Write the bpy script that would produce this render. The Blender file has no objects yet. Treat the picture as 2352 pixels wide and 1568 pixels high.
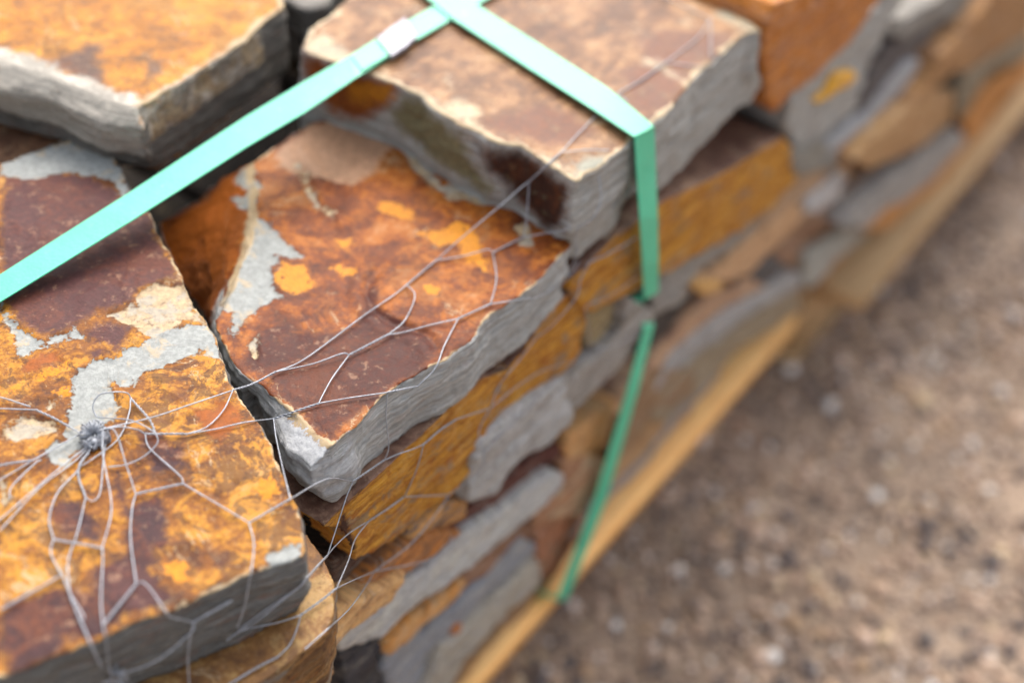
import bpy, bmesh, math, random
import numpy as np
from mathutils import Vector, Matrix
from mathutils.bvhtree import BVHTree
random.seed(7); rng = np.random.RandomState(11)
S = bpy.context.scene
COL = S.collection

# ------------------------------------------------------------------ camera, world, sun, exposure
PW, PH = 2352.0, 1568.0                       # photo frame the points below were read in
CX, CY = PW / 2, PH / 2
Vn = np.array([-480.0, 3800.0]); Vx = np.array([3044.0, -2766.0])   # nadir and along-the-pile vanishing points
F = math.sqrt(-(Vn @ Vx))
_u = -np.array([Vn[0], -Vn[1], -F]); _u /= np.linalg.norm(_u)
_x = np.array([Vx[0], -Vx[1], -F]); _x /= np.linalg.norm(_x)
Rw = np.array([_x, np.cross(_u, _x), _u])
CAM = -(Rw @ (np.array([770 - CX, -(1025 - CY), -F]) / F * 0.85))
cam = bpy.data.cameras.new('camera'); camo = bpy.data.objects.new('camera', cam); COL.objects.link(camo)
camo.matrix_world = Matrix([list(Rw[0]) + [CAM[0]], list(Rw[1]) + [CAM[1]], list(Rw[2]) + [CAM[2]], [0, 0, 0, 1]])
cam.sensor_width = 36; cam.lens = F / PW * 36; cam.clip_start = 0.02; cam.clip_end = 200
cam.dof.use_dof = True; cam.dof.focus_distance = 0.868; cam.dof.aperture_fstop = 2.35
S.camera = camo
S.render.engine = 'CYCLES'
S.render.resolution_x = 1024; S.render.resolution_y = 682

SUN_EL, SUN_AZ = math.radians(50), math.radians(32)     # azimuth measured from +X towards +Y
w = bpy.data.worlds.new('World'); S.world = w; w.use_nodes = True
wn = w.node_tree.nodes; wl = w.node_tree.links
sky = wn.new('ShaderNodeTexSky'); sky.sky_type = 'NISHITA'; sky.sun_disc = False
sky.sun_elevation = SUN_EL; sky.sun_rotation = math.pi / 2 - SUN_AZ
sky.air_density = 1.2; sky.dust_density = 6.0; sky.ozone_density = 1.0
hs = wn.new('ShaderNodeHueSaturation'); hs.inputs['Saturation'].default_value = 0.42
wl.new(sky.outputs[0], hs.inputs['Color']); wl.new(hs.outputs[0], wn['Background'].inputs['Color'])
wn['Background'].inputs['Strength'].default_value = 0.14
sl = bpy.data.lights.new('sun', 'SUN'); sl.energy = 0.55; sl.angle = math.radians(60); sl.color = (1, 0.965, 0.92)
so = bpy.data.objects.new('sun', sl); COL.objects.link(so)
sd = Vector((math.cos(SUN_EL) * math.cos(SUN_AZ), math.cos(SUN_EL) * math.sin(SUN_AZ), math.sin(SUN_EL)))
so.rotation_euler = sd.to_track_quat('Z', 'Y').to_euler(); so.location = (1, 1, 2)
S.view_settings.view_transform = 'Standard'; S.view_settings.look = 'None'
S.view_settings.exposure = 1.18; S.view_settings.gamma = 1

# ------------------------------------------------------------------ geometry helpers
def ray(px, py):
    return Rw @ np.array([px - CX, -(py - CY), -F]) / F
def on_plane(px, py, ax, val):
    d = ray(px, py); t = (val - CAM[ax]) / d[ax]; return CAM + d * t
def atz(px, py, z): return on_plane(px, py, 2, z)
def aty(px, py, y): return on_plane(px, py, 1, y)

_perm = rng.permutation(256); _perm = np.concatenate([_perm, _perm, _perm])
_grad = rng.normal(size=(256, 3)); _grad /= np.linalg.norm(_grad, axis=1)[:, None]
def noise(p):
    p = np.asarray(p, float); i = np.floor(p).astype(int); f = p - i; i &= 255
    u = f * f * f * (f * (f * 6 - 15) + 10)
    out = np.zeros(len(p))
    for dx in (0, 1):
        for dy in (0, 1):
            for dz in (0, 1):
                g = _grad[_perm[_perm[_perm[(i[:, 0] + dx) & 255] + ((i[:, 1] + dy) & 255)] + ((i[:, 2] + dz) & 255)]]
                d = f - np.array([dx, dy, dz])
                wgt = (u[:, 0] if dx else 1 - u[:, 0]) * (u[:, 1] if dy else 1 - u[:, 1]) * (u[:, 2] if dz else 1 - u[:, 2])
                out += wgt * (g * d).sum(1)
    return out * 1.6
def fbm(p, o=4):
    s = 0; a = 1.0; t = 0
    for k in range(o):
        s = s + a * noise(p * 2 ** k + 17.3 * k); t += a; a *= 0.5
    return s / t

def poly_sd(q, poly):
    """signed distance of points q (N,2) to a polygon, positive inside"""
    poly = np.asarray(poly); n = len(poly); d2 = np.full(len(q), 1e9); ins = np.zeros(len(q), bool)
    for k in range(n):
        a = poly[k]; b = poly[(k + 1) % n]; ab = b - a
        t = np.clip(((q - a) @ ab) / (ab @ ab + 1e-12), 0, 1)
        d2 = np.minimum(d2, ((q - a - t[:, None] * ab) ** 2).sum(1))
        c = ((a[1] > q[:, 1]) != (b[1] > q[:, 1]))
        with np.errstate(divide='ignore', invalid='ignore'):
            xi = a[0] + (q[:, 1] - a[1]) / (b[1] - a[1]) * ab[0]
        ins ^= c & (q[:, 0] < xi)
    d = np.sqrt(d2)
    return np.where(ins, d, -d)

def link_mesh(name, verts, faces, mat, parent=None, loc=None, smooth=True):
    verts = np.asarray(verts, float)
    if loc is None:
        loc = ((verts[:, 0].min() + verts[:, 0].max()) / 2, (verts[:, 1].min() + verts[:, 1].max()) / 2, verts[:, 2].min())
    if parent is not None: loc = tuple(parent.location)
    me = bpy.data.meshes.new(name)
    me.from_pydata((verts - np.array(loc)).tolist(), [], faces if isinstance(faces, list) else faces.tolist())
    me.materials.append(mat)
    if smooth: me.polygons.foreach_set('use_smooth', [True] * len(me.polygons))
    me.update()
    o = bpy.data.objects.new(name, me); COL.objects.link(o)
    if parent is not None: o.parent = parent
    else: o.location = loc
    return o
def tag(o, label, cat, group=None, kind=None):
    if label: o['label'] = label
    if cat: o['category'] = cat
    if group: o['group'] = group
    if kind: o['kind'] = kind
    return o

def loft(rings):
    """closed solid through rings of equal vertex count (first ring = top or front)"""
    n = len(rings[0]); bm = bmesh.new(); vv = [[bm.verts.new(p) for p in r] for r in rings]
    for a, b in zip(vv[:-1], vv[1:]):
        for k in range(n): bm.faces.new((a[k], b[k], b[(k + 1) % n], a[(k + 1) % n]))
    bm.faces.new(vv[0]); bm.faces.new(list(reversed(vv[-1])))
    bmesh.ops.recalc_face_normals(bm, faces=bm.faces)
    bmesh.ops.triangulate(bm, faces=bm.faces)
    me = bpy.data.meshes.new('tmp'); bm.to_mesh(me); bm.free()
    return me
def remesh(me, voxel):
    o = bpy.data.objects.new('tmp', me); COL.objects.link(o)
    m = o.modifiers.new('r', 'REMESH'); m.mode = 'VOXEL'; m.voxel_size = voxel
    dg = bpy.context.evaluated_depsgraph_get(); ev = o.evaluated_get(dg); r = bpy.data.meshes.new_from_object(ev)
    bpy.data.objects.remove(o); bpy.data.meshes.remove(me)
    return r
def get_co(me):
    a = np.empty(len(me.vertices) * 3); me.vertices.foreach_get('co', a); return a.reshape(-1, 3)
def get_no(me):
    a = np.empty(len(me.vertices) * 3); me.vertices.foreach_get('normal', a); return a.reshape(-1, 3)
def laplace(me, co, it):
    e = np.empty(len(me.edges) * 2, int); me.edges.foreach_get('vertices', e); e = e.reshape(-1, 2)
    deg = np.bincount(e.ravel(), minlength=len(co))[:, None]
    for _ in range(it):
        s = np.zeros_like(co)
        for k in range(3):
            s[:, k] = np.bincount(e[:, 0], co[e[:, 1], k], len(co)) + np.bincount(e[:, 1], co[e[:, 0], k], len(co))
        co = co * 0.45 + 0.55 * s / np.maximum(deg, 1)
    return co

ATTRS = ('dark', 'purple', 'rust', 'tan', 'yellow', 'cream', 'grey', 'white')
BVH_V = []; BVH_F = []; _off = 0
SURF = []
def stone(name, rings, mat, label, voxel=0.003, patches=(), rough=1.0, ax_edge=None, strata=1.0, seed=0, sculpt=None, smooth_it=2, erode=0.0022, net=True, sink=0.0):
    """patches: (kind, axis, value, pixel polygon)"""
    me = remesh(loft(rings), voxel)
    co = get_co(me); sv = seed * 7.77
    co = laplace(me, co, smooth_it)
    me.vertices.foreach_set('co', co.ravel()); me.update()
    no = get_no(me); base = co.copy()
    side = np.clip((0.75 - np.abs(no[:, 2])) / 0.3, 0, 1)
    ztop = co[:, 2].max(); top = (no[:, 2] > 0.6)
    # worn outline
    wob = np.stack([fbm(co * 28 + sv, 3), fbm(co * 28 + sv + 50, 3), 0 * co[:, 0]], 1) * erode * 1.5
    wob += np.stack([fbm(co * 140 + sv, 2), fbm(co * 140 + sv + 9, 2), 0 * co[:, 0]], 1) * erode * 0.55
    co = co + wob
    # split layers on the sides
    st = 0.7 * fbm(co * np.array([6, 6, 260]) + sv, 3) + 1.2 * np.round(2.6 * noise(co * np.array([12, 12, 130]) + 0.3 * noise(co * 60)[:, None] + sv)) / 2.6 + 0.7 * np.round(2 * noise(co * np.array([30, 30, 60]) + sv + 8)) / 2
    st2 = fbm(co * np.array([18, 18, 480]) + sv + 3, 2)
    co += no * (side * (st * 0.0016 + st2 * 0.0008) * strata)[:, None]
    # cleft faces: shallow terraces and a slow swell
    h = fbm(co * np.array([13, 13, 2]) + sv + 30, 4)
    terr = np.floor(h * 5) / 5 * 0.6 + 0.4 * h
    fine = fbm(co * 130 + sv, 3)
    co[:, 2] += np.where(side < 0.5, (terr * 0.0030 + fine * 0.00035) * rough, 0) * (1 - side)
    co += no * (fbm(co * 60 + sv + 5, 3) * 0.0006 * rough)[:, None]
    if sculpt: co = sculpt(co, no, base)
    at = {k: np.full(len(co), -0.03) for k in ATTRS}
    for kind, ax, val, poly in patches:
        anyn = ax == 5; ax = 2 if anyn else ax
        P = np.array([on_plane(x, y, ax, val) for x, y in poly]); keep = [k for k in range(3) if k != ax]
        sdv = poly_sd(base[:, keep], P[:, keep])
        if anyn: ok = base[:, 2] > val - 0.025
        elif ax == 2: ok = (no[:, 2] > 0.35)
        elif ax == 1: ok = (no[:, 1] < -0.25)
        else: ok = (no[:, 0] < -0.25)
        at[kind] = np.maximum(at[kind], np.where(ok, np.clip(sdv, -0.03, 0.03), -0.03))
    bare = np.maximum(at['grey'], at['cream']) + 0.004 * fbm(co * 90 + sv + 2, 3)
    if sink: co[:, 2] -= sink * np.clip(bare / 0.0016 + 0.5, 0, 1) * (1 - side)
    loc = np.array([(co[:, 0].min() + co[:, 0].max()) / 2, (co[:, 1].min() + co[:, 1].max()) / 2, co[:, 2].min()])
    me.vertices.foreach_set('co', (co - loc).ravel())
    me.polygons.foreach_set('use_smooth', [True] * len(me.polygons))
    me.materials.clear(); me.materials.append(mat); me.update()
    for k, v in at.items():
        a = me.attributes.new('a_' + k, 'FLOAT', 'POINT'); a.data.foreach_set('value', v.astype(np.float32))
    a = me.attributes.new('a_side', 'FLOAT', 'POINT'); a.data.foreach_set('value', side.astype(np.float32))
    edge = np.full(len(co), 0.05)
    if ax_edge is not None:
        ring = np.array(rings[0])[:, :2] if ax_edge == 2 else np.array(rings[0])[:, [0, 2]]
        edge = np.clip(poly_sd(base[:, :2] if ax_edge == 2 else base[:, [0, 2]], ring), -0.02, 0.05)
        if ax_edge == 2: edge = np.where(base[:, 2] > ztop - 0.012, edge, 0.05)
    a = me.attributes.new('a_edge', 'FLOAT', 'POINT'); a.data.foreach_set('value', edge.astype(np.float32))
    o = bpy.data.objects.new(name, me); o.location = loc; COL.objects.link(o)
    tag(o, label, 'stone', 'slates stacked in the pile')
    if net:
        global _off
        fs = [tuple(i + _off for i in p.vertices) for p in me.polygons]
        BVH_V.extend(map(tuple, co)); BVH_F.extend(fs); _off += len(co)
    return o

# ------------------------------------------------------------------ materials
def lin(r, g, b, k=1.0):
    f = lambda c: ((c / 255 + 0.055) / 1.055) ** 2.4 if c > 10 else c / 255 / 12.92
    return (f(r) * k, f(g) * k, f(b) * k, 1)
class NT:
    def __init__(s, name):
        s.m = bpy.data.materials.new(name); s.m.use_nodes = True; s.t = s.m.node_tree; s.n = s.t.nodes; s.l = s.t.links
        s.b = s.n['Principled BSDF']
    def new(s, typ, **kw):
        n = s.n.new(typ)
        for k, v in kw.items(): setattr(n, k, v)
        return n
    def put(s, sock, v):
        if isinstance(v, (int, float, tuple, list)): sock.default_value = v
        else: s.l.new(v, sock)
    def math(s, op, a, b=0.0, c=0.0, clamp=False):
        n = s.new('ShaderNodeMath', operation=op, use_clamp=clamp)
        s.put(n.inputs[0], a); s.put(n.inputs[1], b); s.put(n.inputs[2], c); return n.outputs[0]
    def mix(s, f, a, b, mode='MIX'):
        n = s.new('ShaderNodeMix', data_type='RGBA', blend_type=mode)
        s.put(n.inputs[0], f); s.put(n.inputs[6], a); s.put(n.inputs[7], b); return n.outputs[2]
    def coord(s, scale=(1, 1, 1), rnd=False, rot=None):
        tc = s.new('ShaderNodeTexCoord'); o = tc.outputs['Object']
        if rnd:
            oi = s.new('ShaderNodeObjectInfo'); v = s.new('ShaderNodeVectorMath', operation='ADD')
            k = s.math('MULTIPLY', oi.outputs['Random'], 37.0); s.l.new(o, v.inputs[0]); s.l.new(k, v.inputs[1]); o = v.outputs[0]
        m = s.new('ShaderNodeMapping'); m.inputs['Scale'].default_value = scale
        if rot: m.inputs['Rotation'].default_value = rot
        s.l.new(o, m.inputs[0]); return m.outputs[0]
    def noise(s, vec, scale, det=4, rough=0.55, dist=0.0):
        n = s.new('ShaderNodeTexNoise'); n.inputs['Scale'].default_value = scale; n.inputs['Detail'].default_value = det
        n.inputs['Roughness'].default_value = rough; n.inputs['Distortion'].default_value = dist
        s.l.new(vec, n.inputs['Vector']); return n.outputs['Fac']
    def step(s, v, lo, hi):
        n = s.new('ShaderNodeMapRange', interpolation_type='SMOOTHSTEP'); s.put(n.inputs[0], v)
        n.inputs[1].default_value = lo; n.inputs[2].default_value = hi; return n.outputs[0]
    def attr(s, name, typ='GEOMETRY'):
        n = s.new('ShaderNodeAttribute', attribute_name=name, attribute_type=typ); return n
    def bump(s, h, strength, dist, prev=None):
        n = s.new('ShaderNodeBump'); n.inputs['Strength'].default_value = strength; n.inputs['Distance'].default_value = dist
        s.put(n.inputs['Height'], h)
        if prev is not None: s.l.new(prev, n.inputs['Normal'])
        return n.outputs[0]

K = 0.80
PC = dict(dark=lin(62, 42, 38, K), purple=lin(118, 72, 62, K), rust=lin(168, 92, 36, K), tan=lin(196, 152, 120, K),
          yellow=lin(226, 146, 36, K), cream=lin(206, 180, 142, K), grey=lin(166, 168, 164, K), white=lin(214, 214, 216, 0.8))
def stone_mat(name, top, side, pc=None, cover=(0.0, 0.0), edge_w=0.0015, sheen=0.42, scale=1.0, speck=0.35, side_rust=0.25, rot=(0, 0, 0), soft=0.0, blotch=0.5, spec=0.4, crack=0.5, streak=0.15, streak_rot=0.3, side_mottle=0.25):
    """top: three colours from dark to light; side: (mid, dark, light)"""
    pal = dict(PC); pal.update(pc or {})
    t = NT(name); v = t.coord(); vr = t.coord(rot=(0.4, 0.2, 0.7))
    n_big = t.noise(v, 16 * scale, 5, 0.6, 0.6); n_mid = t.noise(vr, 55 * scale, 6, 0.68, 0.5)
    n_fin = t.noise(v, 260, 5, 0.7); n_mic = t.noise(v, 900, 3, 0.7)
    mixv = t.math('ADD', t.math('MULTIPLY', n_big, 0.55), t.math('MULTIPLY', n_mid, 0.45))
    mixv = t.math('ADD', mixv, t.math('MULTIPLY', t.math('SUBTRACT', n_fin, 0.5), 0.30))
    stv = t.noise(t.coord((0.35, 1.7, 1), rot=(0, 0, streak_rot)), 55, 7, 0.7, 0.3)
    mixv = t.math('ADD', mixv, t.math('MULTIPLY', t.math('SUBTRACT', stv, 0.5), streak))
    cr = t.new('ShaderNodeValToRGB'); e = cr.color_ramp.elements
    e[0].position = 0.36; e[0].color = top[0]; e[1].position = 0.48; e[1].color = top[1]
    x = e.new(0.56); x.color = top[2]; x = e.new(0.66); x.color = tuple(0.7 * a + 0.3 * b for a, b in zip(top[2], pal['cream']))
    t.l.new(mixv, cr.inputs[0]); c = cr.outputs[0]
    # crisp mottling: dark blotches, bright ochre stains
    bn = t.math('ADD', t.noise(vr, 34 * scale, 8, 0.72, 1.0), t.math('MULTIPLY', t.math('SUBTRACT', n_big, 0.5), 0.35))
    c = t.mix(t.math('MULTIPLY', t.step(bn, 0.515, 0.56), blotch), c, top[0])
    bn2 = t.noise(t.coord(rot=(1.1, 0.5, 2.0)), 40 * scale, 8, 0.7, 0.8)
    c = t.mix(t.math('MULTIPLY', t.step(bn2, 0.56, 0.59), blotch), c, top[2])
    c = t.mix(t.math('MULTIPLY', t.step(bn2, 0.42, 0.36), blotch * 0.8), c, tuple(0.5 * (a + b) for a, b in zip(top[1], pal['purple'])))
    # mineral speckle and thin pale veins
    sp = t.step(t.noise(vr, 420, 4, 0.75), 0.60, 0.68)
    c = t.mix(t.math('MULTIPLY', sp, speck), c, pal['cream'])
    sp2 = t.step(t.noise(v, 340, 4, 0.7), 0.60, 0.70)
    c = t.mix(t.math('MULTIPLY', sp2, speck * 1.3), c, pal['dark'])
    vein = t.math('ABSOLUTE', t.math('SUBTRACT', t.noise(vr, 22, 5, 0.6, 1.2), 0.5))
    vm = t.math('MULTIPLY', t.step(vein, 0.010, 0.002), t.step(t.noise(v, 30, 2), 0.5, 0.62))
    c = t.mix(t.math('MULTIPLY', vm, 0.7), c, pal['cream'])
    vo = t.new('ShaderNodeTexVoronoi', feature='DISTANCE_TO_EDGE'); vo.inputs['Scale'].default_value = 24 * scale
    wv_ = t.new('ShaderNodeVectorMath', operation='MULTIPLY_ADD'); nv = t.new('ShaderNodeTexNoise'); nv.inputs['Scale'].default_value = 30; nv.inputs['Detail'].default_value = 5
    t.l.new(v, nv.inputs['Vector']); t.l.new(nv.outputs['Color'], wv_.inputs[0]); wv_.inputs[1].default_value = (0.07, 0.07, 0.07); t.l.new(v, wv_.inputs[2]); t.l.new(wv_.outputs[0], vo.inputs['Vector'])
    ck = t.math('MULTIPLY', t.step(vo.outputs['Distance'], 0.035, 0.008), t.step(t.noise(v, 20, 3), 0.46, 0.6))
    c = t.mix(t.math('MULTIPLY', ck, crack), c, tuple(x * 0.5 for x in top[0][:3]) + (1,))
    # side: split slate strata
    vs = t.coord((0.6, 0.6, 16), rot=rot); vs2 = t.coord((0.8, 0.8, 52), rot=rot)
    s1 = t.noise(vs, 30, 7, 0.72, 0.1); s2 = t.noise(vs2, 34, 7, 0.75)
    sc = t.mix(t.step(s1, 0.38, 0.62), side[1], side[0]); sc = t.mix(t.step(s2, 0.50, 0.68), sc, side[2])
    ln = t.step(t.math('ABSOLUTE', t.math('SUBTRACT', s2, 0.46)), 0.022, 0.004)
    sc = t.mix(t.math('MULTIPLY', ln, 0.5), sc, tuple(x * 0.5 for x in side[1][:3]) + (1,))
    sr = t.math('MULTIPLY', t.step(t.noise(t.coord((1, 1, 5), rot=rot), 45, 5, 0.7), 0.55, 0.66), side_rust)
    sc = t.mix(sr, sc, pal['rust']); sc = t.mix(t.math('MULTIPLY', t.step(n_mic, 0.5, 0.75), 0.25), sc, side[2])
    sm = t.noise(t.coord(rot=(0.2, 0.9, 0.4)), 70, 8, 0.75, 0.6)
    sc = t.mix(t.math('MULTIPLY', t.step(sm, 0.53, 0.62), side_mottle), sc, side[1]); sc = t.mix(t.math('MULTIPLY', t.step(sm, 0.44, 0.38), side_mottle * 0.7), sc, tuple(0.5 * a + 0.5 * b for a, b in zip(side[0], pal['cream'])))
    sc = t.mix(t.math('MULTIPLY', t.step(t.noise(t.coord((1, 1, 2.5), rot=(0.1, 0.1, 0.4)), 26, 8, 0.7, 0.5), 0.54, 0.60), side_mottle * 0.75), sc, lin(146, 138, 126, K))
    sa = t.math('ADD', t.attr('a_side').outputs['Fac'], t.math('MULTIPLY', t.math('SUBTRACT', n_fin, 0.5), 0.7))
    sidem = t.step(sa, 0.35, 0.6)
    c = t.mix(sidem, c, sc)
    wob = t.math('ADD', t.math('MULTIPLY', t.math('SUBTRACT', t.noise(vr, 75, 9, 0.75, 0.2), 0.5), 0.026), t.math('MULTIPLY', t.math('SUBTRACT', n_fin, 0.5), 0.006))
    hgt = t.math('MULTIPLY', n_mid, 0.5); smooth = t.math('MULTIPLY', n_mid, 0.0)
    masks = {}
    for k in ATTRS:
        m = t.step(t.math('ADD', t.attr('a_' + k).outputs['Fac'], wob), -0.0004 - soft, (0.0009 if k in ('grey', 'white') else 0.0020 if k in ('yellow', 'cream') else 0.0055) + soft)
        masks[k] = m
        base = pal[k]
        # each patch keeps its own mottling
        var = t.mix(t.step(n_fin, 0.35, 0.7), tuple(x * 0.78 for x in base[:3]) + (1,), tuple(min(1, x * 1.12) for x in base[:3]) + (1,))
        if k in ('purple', 'dark'): var = t.mix(t.math('MULTIPLY', t.step(mixv, 0.44, 0.62), 0.32 if k == 'dark' else 0.18), var, pal['rust']); var = t.mix(t.math('MULTIPLY', t.step(t.noise(vr, 120, 7, 0.75), 0.56, 0.64), 0.4), var, pal['tan'])
        if k == 'grey': var = t.mix(t.math('MULTIPLY', t.step(n_mid, 0.54, 0.64), 0.6), var, pal['cream'])
        if k == 'white': var = t.mix(t.math('MULTIPLY', t.step(s2, 0.44, 0.60), 0.65), var, side[0]); var = t.mix(t.math('MULTIPLY', t.step(n_fin, 0.5, 0.62), 0.5), var, side[0])
        if k == 'yellow': var = t.mix(t.step(n_fin, 0.60, 0.64), var, pal['purple'])
        if k == 'cream': var = t.mix(t.math('MULTIPLY', t.step(t.noise(vr, 240, 7, 0.8), 0.52, 0.60), 0.6), var, pal['purple']); var = t.mix(t.math('MULTIPLY', t.step(n_mid, 0.46, 0.56), 0.5), var, pal['grey'])
        c = t.mix(m, c, var)
    # chipped rim
    ed = t.math('ADD', t.attr('a_edge').outputs['Fac'], t.math('MULTIPLY', t.math('SUBTRACT', n_mid, 0.5), -0.012))
    em = t.math('MULTIPLY', t.step(ed, edge_w + 0.0006, edge_w - 0.0006), t.math('SUBTRACT', 1.0, sidem))
    em = t.math('MULTIPLY', em, t.step(t.noise(v, 35, 3), 0.36, 0.5)); em = t.math('MULTIPLY', em, t.step(ed, -0.007, -0.004))
    em = t.math('MULTIPLY', em, t.math('SUBTRACT', 1.0, masks['white']))
    c = t.mix(em, c, pal['cream'])
    t.l.new(c, t.b.inputs['Base Color'])
    rg = t.math('ADD', t.math('MULTIPLY', n_fin, 0.28), sheen - 0.1); rg = t.math('ADD', rg, t.math('MULTIPLY', sidem, 0.25))
    t.l.new(rg, t.b.inputs['Roughness']); t.b.inputs['Specular IOR Level'].default_value = spec
    b1 = t.bump(n_mid, 0.55, 0.0022); b2 = t.bump(n_fin, 0.6, 0.0007, b1); b3 = t.bump(n_mic, 0.5, 0.00025, b2)
    hs_ = t.math('MULTIPLY', sidem, t.math('ADD', s2, s1)); b4 = t.bump(hs_, 1.0, 0.0016, b3)
    hg = t.bump(t.math('SUBTRACT', 1.0, t.math('MAXIMUM', masks['grey'], masks['cream'])), 0.7, 0.0006 if soft == 0 else 0.0, b4)
    t.l.new(hg, t.b.inputs['Normal'])
    return t.m

def wall_mat():
    """out-of-the-frame-plane slates: each takes its two colours from its own object"""
    t = NT('wall_slate'); v = t.coord(rnd=True); vs = t.coord((1, 1, 11), rnd=True)
    c1 = t.attr('tint', 'OBJECT').outputs['Color']; c2 = t.attr('tint2', 'OBJECT').outputs['Color']
    n1 = t.noise(vs, 30, 8, 0.72, 0.4); n2 = t.noise(v, 75, 8, 0.74, 0.5); n3 = t.noise(v, 260, 4, 0.7)
    c = t.mix(t.step(n1, 0.47, 0.60), c1, c2)
    vs2 = t.coord((0.8, 1, 26), rnd=True); n4 = t.noise(vs2, 26, 6, 0.7, 0.3)
    c = t.mix(t.math('MULTIPLY', t.step(n4, 0.55, 0.64), 0.5), c, lin(206, 196, 178, K)); c = t.mix(t.math('MULTIPLY', t.step(n4, 0.44, 0.37), 0.6), c, lin(92, 70, 54, K))
    c = t.mix(t.math('MULTIPLY', t.step(n2, 0.54, 0.68), 0.3), c, lin(196, 186, 168, K))
    c = t.mix(t.math('MULTIPLY', t.step(n2, 0.46, 0.36), 0.35), c, lin(84, 66, 56, K))
    c = t.mix(t.math('MULTIPLY', t.step(n3, 0.45, 0.65), 0.2), c, lin(60, 50, 45, K))
    t.l.new(c, t.b.inputs['Base Color']); t.b.inputs['Roughness'].default_value = 0.75; t.b.inputs['Specular IOR Level'].default_value = 0.25
    b1 = t.bump(n1, 0.7, 0.003); b2 = t.bump(n2, 0.6, 0.0015, b1); t.l.new(b2, t.b.inputs['Normal'])
    return t.m

def simple_mat(name, col, rough, metal=0.0, var=0.12, scale=60, bump=0.0, coords=(1, 1, 1), col2=None):
    t = NT(name); v = t.coord(coords); n = t.noise(v, scale, 5, 0.6)
    d = col2 or tuple(x * (1 - var * 2) for x in col[:3]) + (1,)
    t.l.new(t.mix(t.step(n, 0.35, 0.65), col, d), t.b.inputs['Base Color'])
    t.put(t.b.inputs['Roughness'], t.math('ADD', t.math('MULTIPLY', n, 0.15), rough - 0.07)); t.b.inputs['Metallic'].default_value = metal
    if bump: t.l.new(t.bump(n, 0.6, bump), t.b.inputs['Normal'])
    return t.m

# ------------------------------------------------------------------ ground and gravel
ZG = -0.59
t = NT('gravel_ground'); v = t.coord(); g1 = t.noise(v, 9, 5, 0.6); g2 = t.noise(v, 90, 5, 0.7)
vo = t.new('ShaderNodeTexVoronoi'); vo.inputs['Scale'].default_value = 110; t.l.new(v, vo.inputs['Vector'])
c = t.mix(t.step(g1, 0.35, 0.65), lin(148, 128, 110), lin(176, 152, 130)); c = t.mix(t.step(g2, 0.5, 0.7), c, lin(104, 92, 86))
c = t.mix(t.math('MULTIPLY', t.step(vo.outputs['Distance'], 0.5, 0.2), 0.3), c, lin(170, 148, 128)); t.l.new(c, t.b.inputs['Base Color'])
t.b.inputs['Roughness'].default_value = 0.9; t.l.new(t.bump(g2, 0.8, 0.006), t.b.inputs['Normal']); M_ground = t.m
xs = np.concatenate([[-40, -10, -3], np.linspace(-1, 4, 70), [6, 15, 60]]); ys = np.concatenate([[-40, -10, -3], np.linspace(-2, 2, 60), [4, 12, 60]])
gx, gy = np.meshgrid(xs, ys, indexing='ij'); gv = np.stack([gx.ravel(), gy.ravel(), 0 * gx.ravel()], 1)
gv[:, 2] = ZG + 0.006 * fbm(gv * 5, 3) * (np.abs(gv[:, 0]) < 5)
nx, ny = len(xs), len(ys)
gf = [(i * ny + j, (i + 1) * ny + j, (i + 1) * ny + j + 1, i * ny + j + 1) for i in range(nx - 1) for j in range(ny - 1)]
tag(link_mesh('ground', gv, gf, M_ground, loc=(0, 0, ZG)), 'brown gravelly ground beside the pallets', None, kind='structure')

def ico():
    bm = bmesh.new(); bmesh.ops.create_icosphere(bm, subdivisions=1, radius=1)
    v = np.array([x.co[:] for x in bm.verts]); f = np.array([[q.index for q in p.verts] for p in bm.faces]); bm.free(); return v, f
iv, iff = ico()
PEB = [lin(*c) for c in ((176, 150, 130), (150, 128, 112), (196, 166, 142), (130, 114, 104), (104, 94, 92), (206, 178, 154), (166, 138, 118), (214, 184, 162), (90, 84, 86), (188, 156, 124))]
PEBW = [lin(*c) for c in ((240, 234, 228), (236, 214, 198), (226, 198, 160), (232, 218, 208), (104, 94, 90), (236, 226, 216))]
N = 52000; P = np.stack([rng.uniform(-0.1, 2.4, N), rng.uniform(-1.0, 0.35, N)], 1)
sz = np.clip(rng.lognormal(math.log(0.0034), 0.48, N), 0.0015, 0.013)
vv = []; ff = []; cc = []
for k in range(N):
    a = rng.uniform(0, 6.28); ca, sa = math.cos(a), math.sin(a)
    q = iv * np.array([1, rng.uniform(0.65, 0.95), rng.uniform(0.45, 0.75)]) * sz[k] * (1 + 0.16 * np.sin(iv[:, [0]] * 3 + iv[:, [1]] * 4 + k))
    q = np.stack([q[:, 0] * ca - q[:, 1] * sa + P[k, 0], q[:, 0] * sa + q[:, 1] * ca + P[k, 1], q[:, 2] + ZG + sz[k] * 0.35], 1)
    ff.append(iff + len(iv) * k); vv.append(q)
    c = PEBW[rng.randint(len(PEBW))] if rng.rand() < (0.16 if sz[k] > 0.005 else 0.10) else PEB[rng.randint(len(PEB))]
    cc.append(np.tile(c, (len(iv), 1)))
t = NT('pebble'); a = t.attr('pebble_colour'); n = t.noise(t.coord(), 200, 4, 0.6)
t.l.new(t.mix(t.math('MULTIPLY', t.step(n, 0.4, 0.7), 0.3), a.outputs['Color'], lin(110, 95, 85)), t.b.inputs['Base Color']); t.b.inputs['Roughness'].default_value = 0.8
gr = link_mesh('gravel', np.concatenate(vv), np.concatenate(ff), t.m, loc=(0, 0, ZG))
ca_ = gr.data.color_attributes.new('pebble_colour', 'FLOAT_COLOR', 'POINT'); ca_.data.foreach_set('color', np.concatenate(cc).astype(np.float32).ravel())
tag(gr, 'loose brown and grey gravel with a few white pebbles', None, kind='stuff')

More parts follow.
